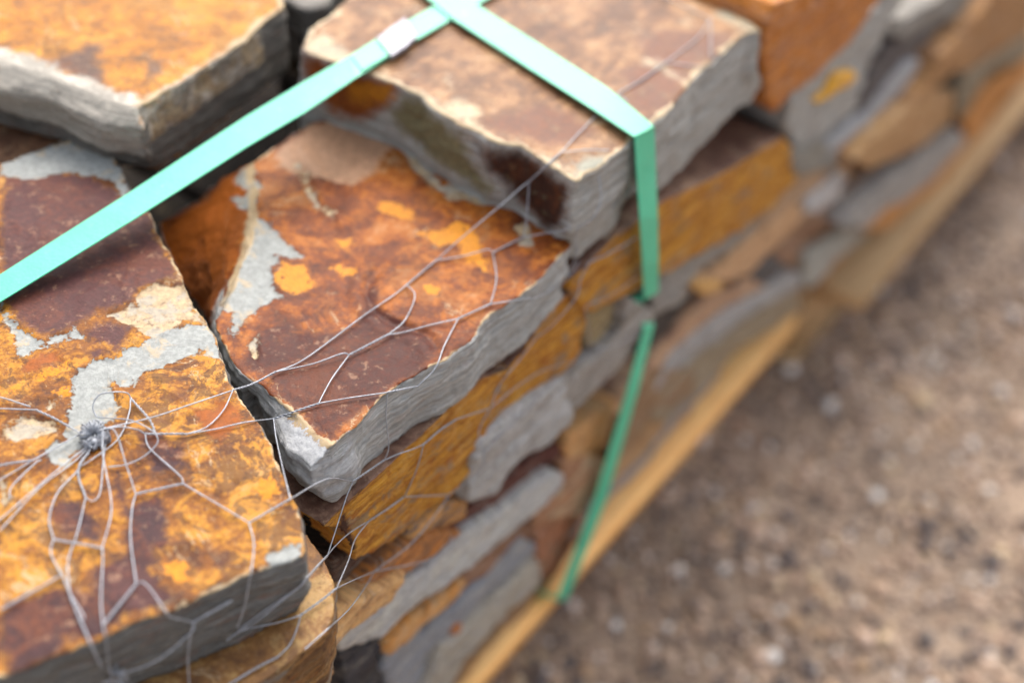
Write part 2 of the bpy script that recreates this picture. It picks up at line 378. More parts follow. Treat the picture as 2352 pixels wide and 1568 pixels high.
# ------------------------------------------------------------------ pallets
M_pine = simple_mat('pine_board', lin(244, 194, 124, 1.0), 0.65, var=0.12, scale=24, bump=0.0008, coords=(1, 14, 14), col2=lin(232, 168, 96, 1.0))
M_pine2 = simple_mat('pale_board', lin(214, 176, 128, 0.9), 0.7, var=0.12, scale=24, bump=0.0008, coords=(1, 14, 14), col2=lin(190, 148, 102, 0.9))
def box(x0, x1, y0, y1, z0, z1, bev=0.002):
    bm = bmesh.new(); bmesh.ops.create_cube(bm, size=1)
    for q in bm.verts: q.co = ((x0 + x1) / 2 + q.co.x * (x1 - x0), (y0 + y1) / 2 + q.co.y * (y1 - y0), (z0 + z1) / 2 + q.co.z * (z1 - z0))
    bmesh.ops.bevel(bm, geom=bm.edges[:], offset=bev, segments=2, affect='EDGES')
    v = np.array([q.co[:] for q in bm.verts]); f = [[q.index for q in p.verts] for p in bm.faces]; bm.free(); return v, f
def pallet(x0, x1, y0, zt, mat, label, th=0.030):
    root = bpy.data.objects.new('pallet', None); COL.objects.link(root); root.location = ((x0 + x1) / 2, y0 + 0.3, ZG)
    tag(root, label, 'pallet', 'wooden pallets under the piles')
    for k in range(5):
        y = y0 + k * 0.165
        v, f = box(x0, x1, y, y + 0.098, zt - th, zt); link_mesh('deck_board', v, f, mat, root)
    for x in (x0 + 0.012, (x0 + x1) / 2 - 0.05, x1 - 0.112):
        v, f = box(x, x + 0.1, y0 + 0.03, y0 + 0.752, zt - th - 0.018, zt - th - 0.0003); link_mesh('cross_board', v, f, mat, root)
        for y in (y0 + 0.062, y0 + 0.33, y0 + 0.65):
            v, f = box(x + 0.003, x + 0.097, y, y + 0.095, ZG + 0.018, zt - th - 0.0185, 0.003); link_mesh('block', v, f, mat, root)
    for y in (y0 + 0.060, y0 + 0.328, y0 + 0.648):
        v, f = box(x0 + 0.01, x1 - 0.01, y, y + 0.1, ZG + 0.001, ZG + 0.0177); link_mesh('bottom_board', v, f, mat, root)
    return root
pallet(-0.35, 0.792, -0.006, -0.428, M_pine, 'orange-tinted pine pallet carrying the near pile of slates')
pallet(0.872, 2.1, -0.050, -0.434, M_pine2, 'paler pine pallet under the farther pile, beyond the dark gap', th=0.024)

# ------------------------------------------------------------------ big slates of the two upper layers
def zz(o, L): return [(o[0] + x / 3, o[1] + y / 3) for x, y in L]
Z1 = lambda *L: zz((0, 0), L)
Z2 = lambda *L: zz((602, 0), L)
Z3 = lambda *L: zz((1203.4, 0), L)
Z4 = lambda *L: zz((1568, 0), L)
Z5 = lambda *L: zz((0, 430), L)
Z6 = lambda *L: zz((602, 430), L)
Z7 = lambda *L: zz((1203.4, 430), L)
Z8 = lambda *L: zz((0, 1045), L)
J1 = lambda *L: zz((516, 860), L)
J2 = lambda *L: zz((602, 1045), L)
J3 = lambda *L: zz((1203.4, 860), L)
J5 = lambda *L: zz((0, 774), L)

def grow(P, e):
    P = np.array(P, float); n = len(P); A = 0.5 * sum(P[k][0] * P[(k + 1) % n][1] - P[(k + 1) % n][0] * P[k][1] for k in range(n))
    s = 1 if A > 0 else -1; out = []
    for k in range(n):
        a = P[k] - P[k - 1]; b = P[(k + 1) % n] - P[k]; a /= np.linalg.norm(a) + 1e-9; b /= np.linalg.norm(b) + 1e-9
        na = np.array([a[1], -a[0]]) * s; nb = np.array([b[1], -b[0]]) * s; m = na + nb; l = np.linalg.norm(m)
        m = m / l if l > 0.2 else na
        out.append(P[k] + m * e)
    return out
def hrings(top, z0, levels):
    """top: pixel outline at height z0; levels: (z, outward growth, {index: pixel override})"""
    base = [atz(x, y, z0) for x, y in top]; xy = [p[:2] for p in base]; R = [[tuple(p) for p in base]]
    for z, e, ov in levels:
        g = grow(xy, e); r = [(q[0], q[1], z) for q in g]
        for k, (x, y) in ov.items(): r[k] = tuple(atz(x, y, z))
        R.append(r)
    return R

M_redtop = stone_mat('rust_slate', (lin(80, 38, 22, K), lin(134, 68, 28, K), lin(184, 106, 34, K)),
                     (lin(220, 220, 217, K), lin(172, 172, 169, K), lin(248, 248, 244, K)), sheen=0.42, speck=0.22, side_rust=0.2, edge_w=0.001, blotch=0.35, spec=0.16, crack=0.3, pc=dict(purple=lin(84, 38, 28, K)))
M_ltop = stone_mat('orange_slate', (lin(82, 50, 38, K), lin(148, 90, 34, K), lin(206, 142, 48, K)),
                   (lin(146, 144, 140, K), lin(108, 106, 102, K), lin(188, 186, 180, K)), sheen=0.5, blotch=0.7, spec=0.16, scale=1.15, speck=0.5, side_rust=0.3, edge_w=0.001,
                   pc=dict(purple=lin(96, 60, 58, K), grey=lin(170, 172, 168, K), dark=lin(76, 48, 50, K)))
M_rtop = stone_mat('tan_slate', (lin(94, 58, 36, K), lin(134, 90, 56, K), lin(176, 128, 84, K)),
                   (lin(214, 212, 206, K), lin(172, 170, 164, K), lin(238, 236, 230, K)), sheen=0.42, speck=0.3, side_rust=0.12, edge_w=0.0035, soft=0.004, spec=0.25, streak=0.45, streak_rot=1.2,
                   pc=dict(purple=lin(120, 74, 52, K), grey=lin(160, 158, 140, K), cream=lin(214, 190, 154, K), dark=lin(76, 46, 34, K), tan=lin(150, 140, 104, K)))
M_tltop = stone_mat('amber_slate', (lin(120, 78, 38, K), lin(188, 118, 28, K), lin(214, 146, 44, K)),
                    (lin(136, 130, 122, K), lin(96, 92, 86, K), lin(168, 162, 154, K)), sheen=0.45, speck=0.3, side_rust=0.15, edge_w=0.004, soft=0.003, spec=0.18,
                    pc=dict(grey=lin(236, 232, 224, K), white=lin(226, 216, 200, K), dark=lin(104, 76, 62, K)))
M_orange = stone_mat('amber_faced_slate', (lin(96, 66, 54, K), lin(128, 92, 76, K), lin(160, 124, 102, K)),
                     (lin(250, 178, 58, K), lin(190, 112, 40, K), lin(252, 206, 112, K)), sheen=0.6, speck=0.4, side_rust=0.45, side_mottle=0.75, edge_w=-0.02,
                     pc=dict(rust=lin(140, 76, 30, K)))
M_brown = stone_mat('brown_slate', (lin(88, 58, 44, K), lin(128, 90, 66, K), lin(158, 116, 84, K)),
                    (lin(128, 92, 62, K), lin(78, 54, 42, K), lin(168, 140, 104, K)), sheen=0.6, speck=0.4, side_rust=0.4, edge_w=-0.02)
M_greyst = stone_mat('grey_slate', (lin(110, 104, 98, K), lin(136, 130, 122, K), lin(160, 154, 146, K)),
                     (lin(128, 126, 122, K), lin(84, 82, 80, K), lin(160, 158, 152, K)), sheen=0.6, speck=0.3, side_rust=0.2, edge_w=-0.02)
M_wall = wall_mat()
M_gapshade = stone_mat('gap_shade_slate', (lin(34, 28, 26, K), lin(44, 38, 34, K), lin(56, 48, 42, K)), (lin(40, 37, 35, K), lin(30, 28, 27, K), lin(54, 50, 48, K)), sheen=0.75, speck=0.05, spec=0.1, side_rust=0.1, edge_w=-.02)  # near-black colour painted in for the shade inside the pile

# --- the red-brown stone in the middle
Mtop = [(765, 1023), (820, 985), (853, 935), (900, 895), (975, 845), (1012, 832), (1085, 780), (1130, 722), (1205, 672), (1262, 612), (1312, 560),
        (1225, 497), (1150, 450), (1000, 368), (900, 305), (830, 268), (795, 260), (720, 280), (640, 330), (578, 374),
        (592, 425), (590, 480), (572, 555), (550, 620), (520, 700), (498, 738), (510, 785), (530, 826), (560, 862), (590, 882), (632, 912), (690, 965)]
i = {p: k for k, p in enumerate(Mtop)}
ov0 = {i[(632, 912)]: (626, 950), i[(690, 965)]: (657, 1030), i[(765, 1023)]: (716, 1078), i[(820, 985)]: (800, 1030), i[(578, 374)]: (545, 392), i[(592, 425)]: (536, 440), i[(590, 480)]: (530, 500), i[(572, 555)]: (525, 578), i[(550, 620)]: (520, 640), i[(520, 700)]: (500, 708)}
ov1 = {i[(632, 912)]: (630, 990), i[(690, 965)]: (661, 1070), i[(765, 1023)]: (718, 1116), i[(820, 985)]: (803, 1075), i[(590, 882)]: (592, 900),
       i[(578, 374)]: (512, 408), i[(592, 425)]: (480, 460), i[(590, 480)]: (470, 520), i[(572, 555)]: (480, 600), i[(550, 620)]: (485, 660), i[(520, 700)]: (482, 715), i[(498, 738)]: (488, 750)}
ov2 = {i[(632, 912)]: (655, 1030), i[(690, 965)]: (690, 1112), i[(765, 1023)]: (767, 1160), i[(578, 374)]: (440, 466), i[(592, 425)]: (362, 512), i[(590, 480)]: (376, 560),
       i[(572, 555)]: (402, 620), i[(550, 620)]: (430, 670), i[(520, 700)]: (468, 722), i[(498, 738)]: (490, 765)}
groove = np.array([atz(x, y, 0)[:2] for x, y in ((872, 618), (852, 640), (845, 675), (860, 712), (895, 742), (945, 756), (985, 775), (1003, 800))])
def seg_d(q, L):
    d = np.full(len(q), 9.0)
    for a, b in zip(L[:-1], L[1:]):
        ab = b - a; tt = np.clip(((q - a) @ ab) / (ab @ ab), 0, 1); d = np.minimum(d, np.linalg.norm(q - a - tt[:, None] * ab, axis=1))
    return d
swell = atz(925, 690, 0)[:2]
def sculptM(co, no, b):
    d = seg_d(b[:, :2], groove); m = (no[:, 2] > 0.6)
    co[:, 2] += m * (-0.0010 * np.exp(-(d / 0.003) ** 2) + 0.0009 * np.exp(-((d - 0.008) / 0.005) ** 2))
    r = np.linalg.norm(b[:, :2] - swell, axis=1); co[:, 2] += m * 0.0012 * np.exp(-(r / 0.02) ** 2)
    d2 = seg_d(b[:, :2], np.array([atz(x, y, 0)[:2] for x, y in ((690, 340), (722, 400), (745, 470), (790, 520))]))
    co[:, 2] += m * (0.0018 * np.exp(-(d2 / 0.006) ** 2))
    return co
pM = [('grey', 2, 0, Z5((1600, 0), (1790, 0), (1780, 200), (1850, 250), (1900, 300), (1950, 340), (2080, 470), (2000, 490), (1900, 460), (1920, 520), (1870, 560), (1890, 680), (1930, 740), (1860, 770), (1800, 810), (1700, 900), (1625, 1020), (1595, 980), (1630, 860), (1540, 830), (1500, 700), (1620, 560), (1700, 400), (1740, 200), (1640, 60))),
      ('grey', 2, 0, [(533, 383), (580, 360), (600, 430), (592, 450)]),
      ('cream', 2, 0, Z5((1730, 400), (1790, 300), (1830, 330), (1850, 450), (1720, 470))),
      ('yellow', 2, 0, Z5((1890, 600), (1930, 510), (2100, 520), (2150, 570), (2155, 680), (2040, 730), (1960, 710), (1900, 650))),
      ('yellow', 2, 0, Z6((510, 370), (570, 350), (640, 370), (610, 430), (530, 430))),
      ('yellow', 2, 0, Z6((430, 550), (530, 530), (640, 550), (640, 600), (560, 600), (520, 570))),
      ('yellow', 2, 0, Z6((760, 160), (850, 120), (960, 120), (1060, 190), (1040, 240), (900, 210))),
      ('yellow', 2, 0, Z6((1080, 310), (1180, 290), (1340, 250), (1420, 260), (1480, 330), (1500, 400), (1570, 520), (1540, 580), (1430, 540), (1350, 400), (1230, 410))),
      ('yellow', 2, 0, Z6((1115, 680), (1160, 660), (1230, 700), (1180, 760), (1130, 740))),
      ('dark', 2, 0, Z6((1150, 700), (1240, 690), (1240, 780), (1180, 770))),
      ('dark', 2, 0, Z6((1070, 540), (1150, 560), (1260, 650), (1150, 640))),
      ('purple', 2, 0, [(640, 775), (700, 750), (760, 758), (802, 747), (835, 700), (842, 617), (875, 623), (882, 697), (919, 730), (985, 763), (1015, 800), (970, 850), (900, 900), (850, 935), (765, 1023), (720, 990), (650, 925), (600, 870), (545, 835), (590, 760), (660, 730), (760, 700), (820, 650)]),
      ('tan', 2, 0, Z2((560, 790), (680, 810), (850, 930), (980, 1020), (880, 1040), (800, 1180), (640, 1290), (480, 1260), (300, 1240), (100, 1140), (60, 1060), (330, 850))),
      ('cream', 2, 0, Z2((240, 1130), (330, 1180), (345, 1320), (420, 1420), (520, 1510), (490, 1540), (380, 1440), (300, 1330))),
      ('cream', 2, 0, Z2((1000, 1040), (1060, 1060), (1180, 1150), (1250, 1260), (1400, 1300), (1600, 1400), (1500, 1410), (1300, 1370), (1150, 1270), (1020, 1140))),
      ('cream', 2, 0, Z5((1700, 1080), (1760, 1030), (1790, 1000), (1790, 1120), (1760, 1210), (1740, 1130))),
      ('cream', 2, 0, Z6((1740, 270), (1800, 240), (1900, 380), (1880, 440), (1760, 380))),
      ('rust', 5, -0.022, [(590, 385), (600, 480), (575, 560), (545, 650), (500, 738), (470, 775), (400, 690), (340, 560), (340, 500), (430, 440), (520, 400)]), ('white', 5, -0.012, [(600, 940), (632, 952), (690, 1003), (728, 1036), (765, 1062), (792, 1040), (812, 1020), (835, 1012), (830, 1035), (795, 1066), (755, 1085), (722, 1118), (700, 1110), (655, 1060), (628, 1005), (600, 960)])]
M_mid = stone('slate_stone', hrings(Mtop, 0, [(-0.009, 0.001, ov0), (-0.022, 0.001, ov1), (-0.048, 0.0, ov2)]), M_redtop,
      'rust and purple-brown slate with grey bare streak and white broken corner, in the middle', voxel=0.0014,
      patches=pM, ax_edge=2, seed=1, sculpt=sculptM, rough=0.6, sink=0.0008, smooth_it=2, strata=0.8)

# --- the big orange stone with the wire knot
ZL = 0.012
Ltop = [(0, 372), (60, 350), (130, 328), (200, 304), (245, 317), (265, 360), (300, 440), (343, 488), (393, 590), (423, 650), (470, 732), (493, 775), (520, 838), (524, 872), (550, 910),
        (580, 948), (613, 1010), (653, 1100), (687, 1170), (701, 1240), (702, 1276), (640, 1298), (585, 1316), (483, 1362), (400, 1402), (300, 1434), (233, 1473), (100, 1520), (0, 1556),
        (-160, 1620), (-380, 1500), (-420, 1000), (-330, 500)]
pL = [('purple', 2, ZL, Z1((0, 1210), (180, 1200), (450, 1195), (620, 1205), (760, 1260), (850, 1350), (1050, 1500), (1170, 1740), (1270, 1930), (1100, 1950), (1000, 2000), (930, 2100), (720, 2160), (510, 2260), (290, 2330), (130, 2210), (50, 2120), (0, 2060))),
      ('purple', 2, ZL, [(-300, 420), (0, 400), (0, 690), (-300, 700)]),
      ('grey', 2, ZL, Z1((0, 1120), (590, 900), (730, 960), (900, 1310), (850, 1350), (760, 1260), (620, 1205), (450, 1195), (170, 1230), (0, 1195))),
      ('cream', 2, ZL, Z5((740, 860), (930, 810), (960, 740), (1020, 700), (1140, 660), (1270, 680), (1410, 900), (1450, 960), (1300, 930), (1100, 1030), (1000, 1050), (930, 1000), (900, 960), (730, 900))),
      ('grey', 2, ZL, Z5((1450, 940), (1480, 1050), (1550, 1180), (1400, 1140), (1300, 1170), (1180, 1230), (1000, 1290), (930, 1370), (830, 1380), (770, 1330), (760, 1400), (800, 1600), (600, 1650), (450, 1700), (480, 1500), (500, 1330), (560, 1240), (620, 1210), (720, 1190), (800, 1200), (860, 1120), (1000, 1050), (1120, 1030), (1300, 930))),
      ('grey', 2, ZL, Z5((0, 790), (60, 880), (130, 960), (290, 1050), (510, 980), (530, 1030), (360, 1090), (150, 1180), (110, 1050), (60, 950), (0, 880))),
      ('purple', 2, ZL, Z5((590, 980), (720, 900), (900, 950), (910, 1060), (790, 1150), (710, 1100), (600, 1090))),
      ('purple', 2, ZL, Z5((600, 1120), (700, 1110), (710, 1170), (620, 1190))),
      ('yellow', 2, ZL, Z5((230, 1290), (400, 1230), (500, 1180), (420, 1300), (300, 1350), (220, 1380))),
      ('yellow', 2, ZL, Z5((50, 1400), (140, 1340), (130, 1400), (80, 1450))),
      ('yellow', 2, ZL, Z5((350, 1410), (480, 1360), (470, 1440), (380, 1440))),
      ('yellow', 2, ZL, Z5((505, 1280), (570, 1330), (600, 1440), (670, 1570), (620, 1590), (560, 1450))),
      ('yellow', 2, ZL, Z5((800, 1230), (860, 1150), (900, 1200), (890, 1280), (830, 1270))),
      ('yellow', 2, ZL, Z5((1040, 1130), (1090, 1050), (1180, 1110), (1130, 1170), (1060, 1180))),
      ('grey', 2, ZL, J5((500, 560), (580, 520), (650, 540), (740, 560), (700, 640), (560, 800), (480, 880), (380, 870), (320, 830), (350, 740), (450, 690), (480, 600))),
      ('cream', 2, ZL, J5((0, 690), (120, 560), (300, 560), (430, 600), (440, 650), (300, 680), (100, 720))),
      ('cream', 2, ZL, J5((320, 440), (390, 410), (370, 500), (320, 520))),
      ('dark', 2, ZL, Z8((240, 380), (380, 300), (560, 330), (640, 420), (740, 560), (700, 640), (560, 600), (400, 560), (300, 480))),
      ('dark', 2, ZL, Z8((760, 20), (860, 60), (900, 300), (1100, 240), (1200, 420), (1240, 650), (1100, 660), (1080, 800), (1200, 1000), (1000, 1080), (850, 1130), (760, 1250), (600, 1280), (300, 1330), (0, 1550), (0, 1130), (80, 1050), (200, 960), (480, 900), (600, 900), (620, 780), (700, 740), (800, 700), (850, 500), (780, 300))),
      ('dark', 2, ZL, Z8((0, 1000), (200, 930), (420, 960), (560, 1080), (500, 1250), (560, 1330), (300, 1420), (0, 1560))),
      ('purple', 2, ZL, Z8((640, 760), (760, 720), (900, 740), (1060, 800), (1160, 960), (1000, 1060), (840, 1100), (700, 1000))),
      ('dark', 2, ZL, J5((900, 640), (1080, 660), (1300, 760), (1260, 900), (1080, 940), (960, 860))),
      ('rust', 2, ZL, J5((1300, 500), (1560, 420), (1700, 560), (1560, 760), (1380, 700))),
      ('dark', 2, ZL, [(-200, 1430), (0, 1400), (0, 1560), (-150, 1610)]),
      ('rust', 2, ZL, Z5((280, 1120), (430, 1130), (480, 1230), (400, 1240), (200, 1300), (60, 1330), (150, 1200))),
      ('yellow', 2, ZL, Z8((1750, 150), (1880, 130), (1920, 240), (1830, 310), (1760, 270))),
      ('yellow', 2, ZL, Z8((1130, 740), (1280, 720), (1330, 840), (1200, 920), (1140, 860))),
      ('grey', 2, ZL, Z8((1840, 700), (1930, 650), (2060, 620), (2100, 690), (1850, 790))),
      ('cream', 2, ZL, Z8((1230, 1010), (1400, 950), (1560, 880), (1600, 890), (1500, 950), (1300, 1040), (1220, 1060))),
      ('cream', 2, ZL, Z8((0, 150), (30, 180), (60, 330), (20, 400), (0, 390)))]
levL = [(-0.016, 0.001, {}), (-0.040, -0.001, {20: (683, 1405), 19: (690, 1370), 21: (650, 1428), 22: (590, 1460)})]
M_left = stone('slate_stone', hrings(Ltop, ZL, levL), M_ltop,
      'large orange and purple mottled slate with pale grey veins, under the twisted wire knot', voxel=0.0015, patches=pL, ax_edge=2, seed=2, rough=1.0, sink=0.0010, strata=0.9, smooth_it=2)

# --- right stone under the strap crossing
ZR = 0.052
Rtop = [(1320, 418), (1345, 402), (1383, 377), (1420, 345), (1453, 317), (1493, 287), (1530, 257), (1556, 227), (1603, 173), (1670, 110), (1718, 74), (1750, 70),
        (1715, 20), (1600, -45), (1450, -110), (1250, -190), (1000, -170), (880, -90), (770, 20), (715, 60), (689, 108), (735, 128), (835, 165), (905, 190), (962, 215), (1002, 253), (1050, 285), (1099, 303), (1129, 322), (1202, 336), (1260, 378)]
pR = [('cream', 2, ZR, Z2((260, 330), (330, 270), (430, 230), (560, 320), (700, 470), (850, 520), (960, 590), (1080, 620), (1250, 740), (1360, 660), (1500, 760), (1480, 860), (1600, 960), (1740, 980), (1900, 1040), (2060, 1130), (2160, 1200), (2190, 1290), (2000, 1240), (1850, 1080), (1600, 990), (1440, 900), (1300, 800), (1100, 680), (950, 620), (800, 560), (600, 480), (420, 420), (300, 380))),
      ('grey', 2, ZR, Z2((2130, 1130), (2250, 1070), (2352, 1050), (2380, 1130), (2250, 1230), (2180, 1260))),
      ('purple', 2, ZR, Z3((840, 200), (1200, 210), (1420, 230), (1350, 330), (1200, 500), (1050, 680), (980, 770), (870, 850), (700, 700), (640, 480), (840, 420), (760, 320))),
      ('purple', 2, ZR, Z2((1500, 830), (1700, 760), (1900, 700), (2200, 800), (2330, 900), (2200, 980), (1950, 1020), (1800, 960), (1620, 930))),
      ('cream', 2, ZR, Z3((840, 400), (900, 410), (1000, 480), (1140, 560), (1120, 590), (980, 500), (850, 440))),
      ('cream', 2, ZR, Z3((1290, 100), (1400, 20), (1600, 30), (1720, 120), (1700, 200), (1600, 260), (1400, 150))),
      ('rust', 0, 0.247, Z2((300, 320), (480, 380), (700, 500), (850, 560), (950, 640), (900, 720), (820, 800), (700, 860), (480, 790), (400, 600), (300, 500))),
      ('yellow', 0, 0.247, Z2((600, 560), (850, 600), (900, 700), (700, 730), (600, 650))),
      ('tan', 0, 0.247, Z2((830, 760), (960, 640), (1250, 780), (1420, 880), (1500, 1100), (1650, 1280), (1560, 1330), (1300, 1150), (1000, 1000), (880, 880))),
      ('dark', 0, 0.247, Z2((1480, 960), (1600, 980), (1880, 1080), (2150, 1250), (2130, 1568), (1950, 1568), (1700, 1330), (1560, 1120)))]
ovR = {0: (1323, 592), 1: (1350, 565), 2: (1403, 530), 3: (1420, 500), 4: (1436, 463), 5: (1480, 440), 6: (1513, 437), 7: (1570, 383), 8: (1620, 327), 9: (1680, 260), 10: (1718, 240), 11: (1750, 195),
       30: (1300, 575), 29: (1240, 530)}
def ring_face(ov, y):     # corners of the lower front edge, read on the face plane
    return {k: aty(px, py, y) for k, (px, py) in ov.items()}
rr = hrings(Rtop, ZR, [(0.015, 0.0015, {}), (-0.026, 0.0, {})])
low = ring_face({k: v for k, v in ovR.items() if k < 12}, 0.002)
for k, p in low.items(): rr[2][k] = tuple(p); rr[1][k] = (rr[1][k][0], rr[1][k][1] - 0.001, (rr[0][k][2] + p[2]) / 2)
M_right = stone('slate_stone', rr, M_rtop, 'thick tan and rose-brown slate with pale rim, under the crossing of the two green straps',
      voxel=0.0018, patches=pR, ax_edge=2, seed=3, rough=0.5, strata=0.8, smooth_it=2)

# --- top left amber stone
ZT = 0.055
Ttop = [(0, 140), (123, 173), (180, 200), (245, 227), (290, 241), (312, 247), (345, 235), (375, 215), (420, 190), (500, 130), (560, 90), (597, 63), (652, 18), (640, -30), (560, -110), (350, -230), (0, -330), (-300, -200), (-250, 60)]
ovT = {0: (0, 205), 1: (113, 228), 2: (170, 262), 3: (228, 290), 4: (290, 303), 5: (334, 310)}
pT = [('dark', 2, ZT, Z1((200, 420), (380, 400), (600, 300), (740, 280), (700, 400), (760, 480), (740, 600), (600, 600), (420, 520))),
      ('dark', 2, ZT, Z1((1000, 400), (1150, 400), (1120, 520), (1000, 560))),
      ('white', 5, ZT - 0.01, [(-20, 130), (123, 173), (245, 227), (312, 247), (350, 330), (330, 352), (228, 338), (113, 268), (-20, 240)]),
      ('cream', 5, ZT - 0.003, [(1120 / 3, 640 / 3), (1260 / 3, 570 / 3), (1560 / 3, 370 / 3), (1790 / 3, 180 / 3), (1830 / 3, 230 / 3), (1600 / 3, 390 / 3), (1260 / 3, 610 / 3), (1000 / 3, 800 / 3), (940 / 3, 740 / 3)])]
M_tl = stone('slate_stone', hrings(Ttop, ZT, [(0.043, 0.001, ovT), (0.002, 0.002, {5: (345, 392), 4: (300, 385)})]), M_tltop,
      'bright amber-topped slate with a white broken rim, at the top left', voxel=0.002, patches=pT, ax_edge=2, seed=4, rough=0.5, smooth_it=2)

# --- slates lower down that show in the gaps
def flat(px, z0, z1, mat, label, seed, e=0.0, voxel=0.0025, **kw):
    return stone('slate_stone', hrings(px, z0, [(z1, e, {})]), mat, label, voxel=voxel, seed=seed, **kw)
flat([(-200, 440), (0, 376), (190, 312), (215, 260), (240, 120), (200, 20), (0, -60), (-300, 100)], -0.004, -0.045, M_brown, 'dull brown slate showing as a sliver under the amber-topped stone at far left', 5)
flat([(560, -60), (640, -10), (700, 20), (752, 10), (800, -60), (700, -130)], 0.03, -0.02, M_greyst, 'small grey stone wedged in the dark gap at the top edge of the picture', 6)
flat([(655, 60), (700, 78), (745, 60), (800, 10), (740, -20), (690, 5)], 0.0, -0.04, stone_mat('olive_slate', (lin(96, 76, 38, K), lin(124, 98, 48, K), lin(140, 110, 60, K)), (lin(90, 80, 60, K), lin(50, 44, 36, K), lin(110, 100, 80, K)), sheen=0.6, speck=0.3, edge_w=-.02), 'small olive-brown stone deep in the gap beside the amber slate', 7)
flat([(640, 150), (690, 205), (735, 225), (720, 110), (660, 90)], -0.07, -0.10, M_gapshade, 'grey stone painted dark as shade, low in the gap between amber slate and tan slate', 8)
M_ochre = stone_mat('ochre_slate', (lin(110, 74, 44, K), lin(150, 104, 56, K), lin(190, 150, 92, K)), (lin(176, 122, 58, K), lin(100, 66, 42, K), lin(206, 176, 126, K)), sheen=0.6, speck=0.4, side_rust=0.5, edge_w=-0.02, side_mottle=0.9)
flat([(700, 1215), (740, 1268), (769, 1330), (768, 1395), (752, 1450), (640, 1540), (480, 1640), (200, 1700), (150, 1560), (400, 1420), (600, 1330)], -0.040, -0.098, M_ochre,
     'ochre and cream slate poking out right under the big orange slate', 9, voxel=0.0018,
     patches=[('yellow', 1, -0.05, Z8((2110, 560), (2200, 600), (2280, 760), (2200, 900), (2060, 1040), (2100, 800))),
              ('cream', 1, -0.05, Z8((2150, 880), (2240, 870), (2180, 960))), ('cream', 1, -0.05, Z8((1430, 1400), (1700, 1250), (1830, 1200), (1780, 1400), (1600, 1500), (1300, 1568), (1200, 1560)))])
flat([(560, 880), (640, 830), (900, 800), (900, 900), (760, 1160), (700, 1150)], -0.075, -0.12, M_gapshade, 'brown slate painted dark as shade, deep in the gap between the two front slates', 10)

# --- wall stones: pixel outline of each front face, read on its own face plane
_n = [20]
def wall(y0, poly, c1, c2, label, depth=0.11, zmax=9, mat=None, e=0.002, voxel=0.0032, patches=(), **kw):
    P = [aty(x, y, y0) for x, y in poly]; g = grow([(p[0], p[2]) for p in P], e)
    cx = sum(q[0] for q in g) / len(g); cz = sum(q[1] for q in g) / len(g)
    r0 = [(q[0], y0, q[1]) for q in g]; r1 = [(cx + (q[0] - cx) * 0.97, y0 + depth, cz + (q[1] - cz) * 0.97) for q in g]
    _n[0] += 1
    r1 = [(a, b, min(c, zmax)) for a, b, c in r1]; r0 = [(a, b, min(c, zmax + 0.004)) for a, b, c in r0]
    k = 0.0
    o = stone('slate_stone', [r0, r1], mat or M_wall, label, voxel=voxel, seed=_n[0], patches=patches, rough=1.0, smooth_it=1, strata=1.5, erode=0.0014, **kw)
    if c1: o['tint'] = lin(*c1, 1.05)[:3]; o['tint2'] = lin(*c2, 1.05)[:3]
    return o
GRY = (160, 158, 154); GR2 = (126, 124, 122); TAN = (196, 152, 108); BRN = (140, 102, 74); ORG = (204, 136, 66); DRK = (74, 66, 62); PAL = (206, 204, 200)
# amber-faced stones directly under the top ones
wall(-0.006, [(1322, 600), (1400, 560), (1500, 480), (1560, 450), (1640, 412), (1700, 378), (1800, 318), (1828, 365), (1826, 410), (1780, 470), (1703, 528), (1600, 585), (1513, 632), (1403, 698), (1345, 712), (1320, 680)], None, None,
     'bright amber-faced slate with a brown top, right behind the hanging green strap', depth=0.16, mat=M_orange, voxel=0.0022, zmax=-0.032)
wall(-0.006, [(745, 1172), (800, 1110), (900, 1040), (1000, 950), (1110, 860), (1170, 850), (1160, 930), (1115, 990), (1090, 1055), (1033, 1135), (996, 1162), (933, 1215), (866, 1255), (822, 1280), (806, 1235), (790, 1210)], None, None,
     'golden-orange slate directly under the white-cornered middle slate', depth=0.17, mat=M_orange, voxel=0.002, zmax=-0.052,
     patches=[('dark', 1, -0.006, J1((800, 960), (860, 960), (910, 1120), (920, 1250), (860, 1250), (780, 1120)))])
wall(-0.002, [(1165, 855), (1210, 800), (1260, 730), (1310, 640), (1345, 700), (1340, 740), (1330, 800), (1325, 850), (1260, 905), (1200, 940), (1150, 975), (1112, 990)], None, None,
     'amber slate with brown swirls, between the middle slate and the hanging strap', depth=0.15, mat=M_orange, voxel=0.0022, zmax=-0.052)
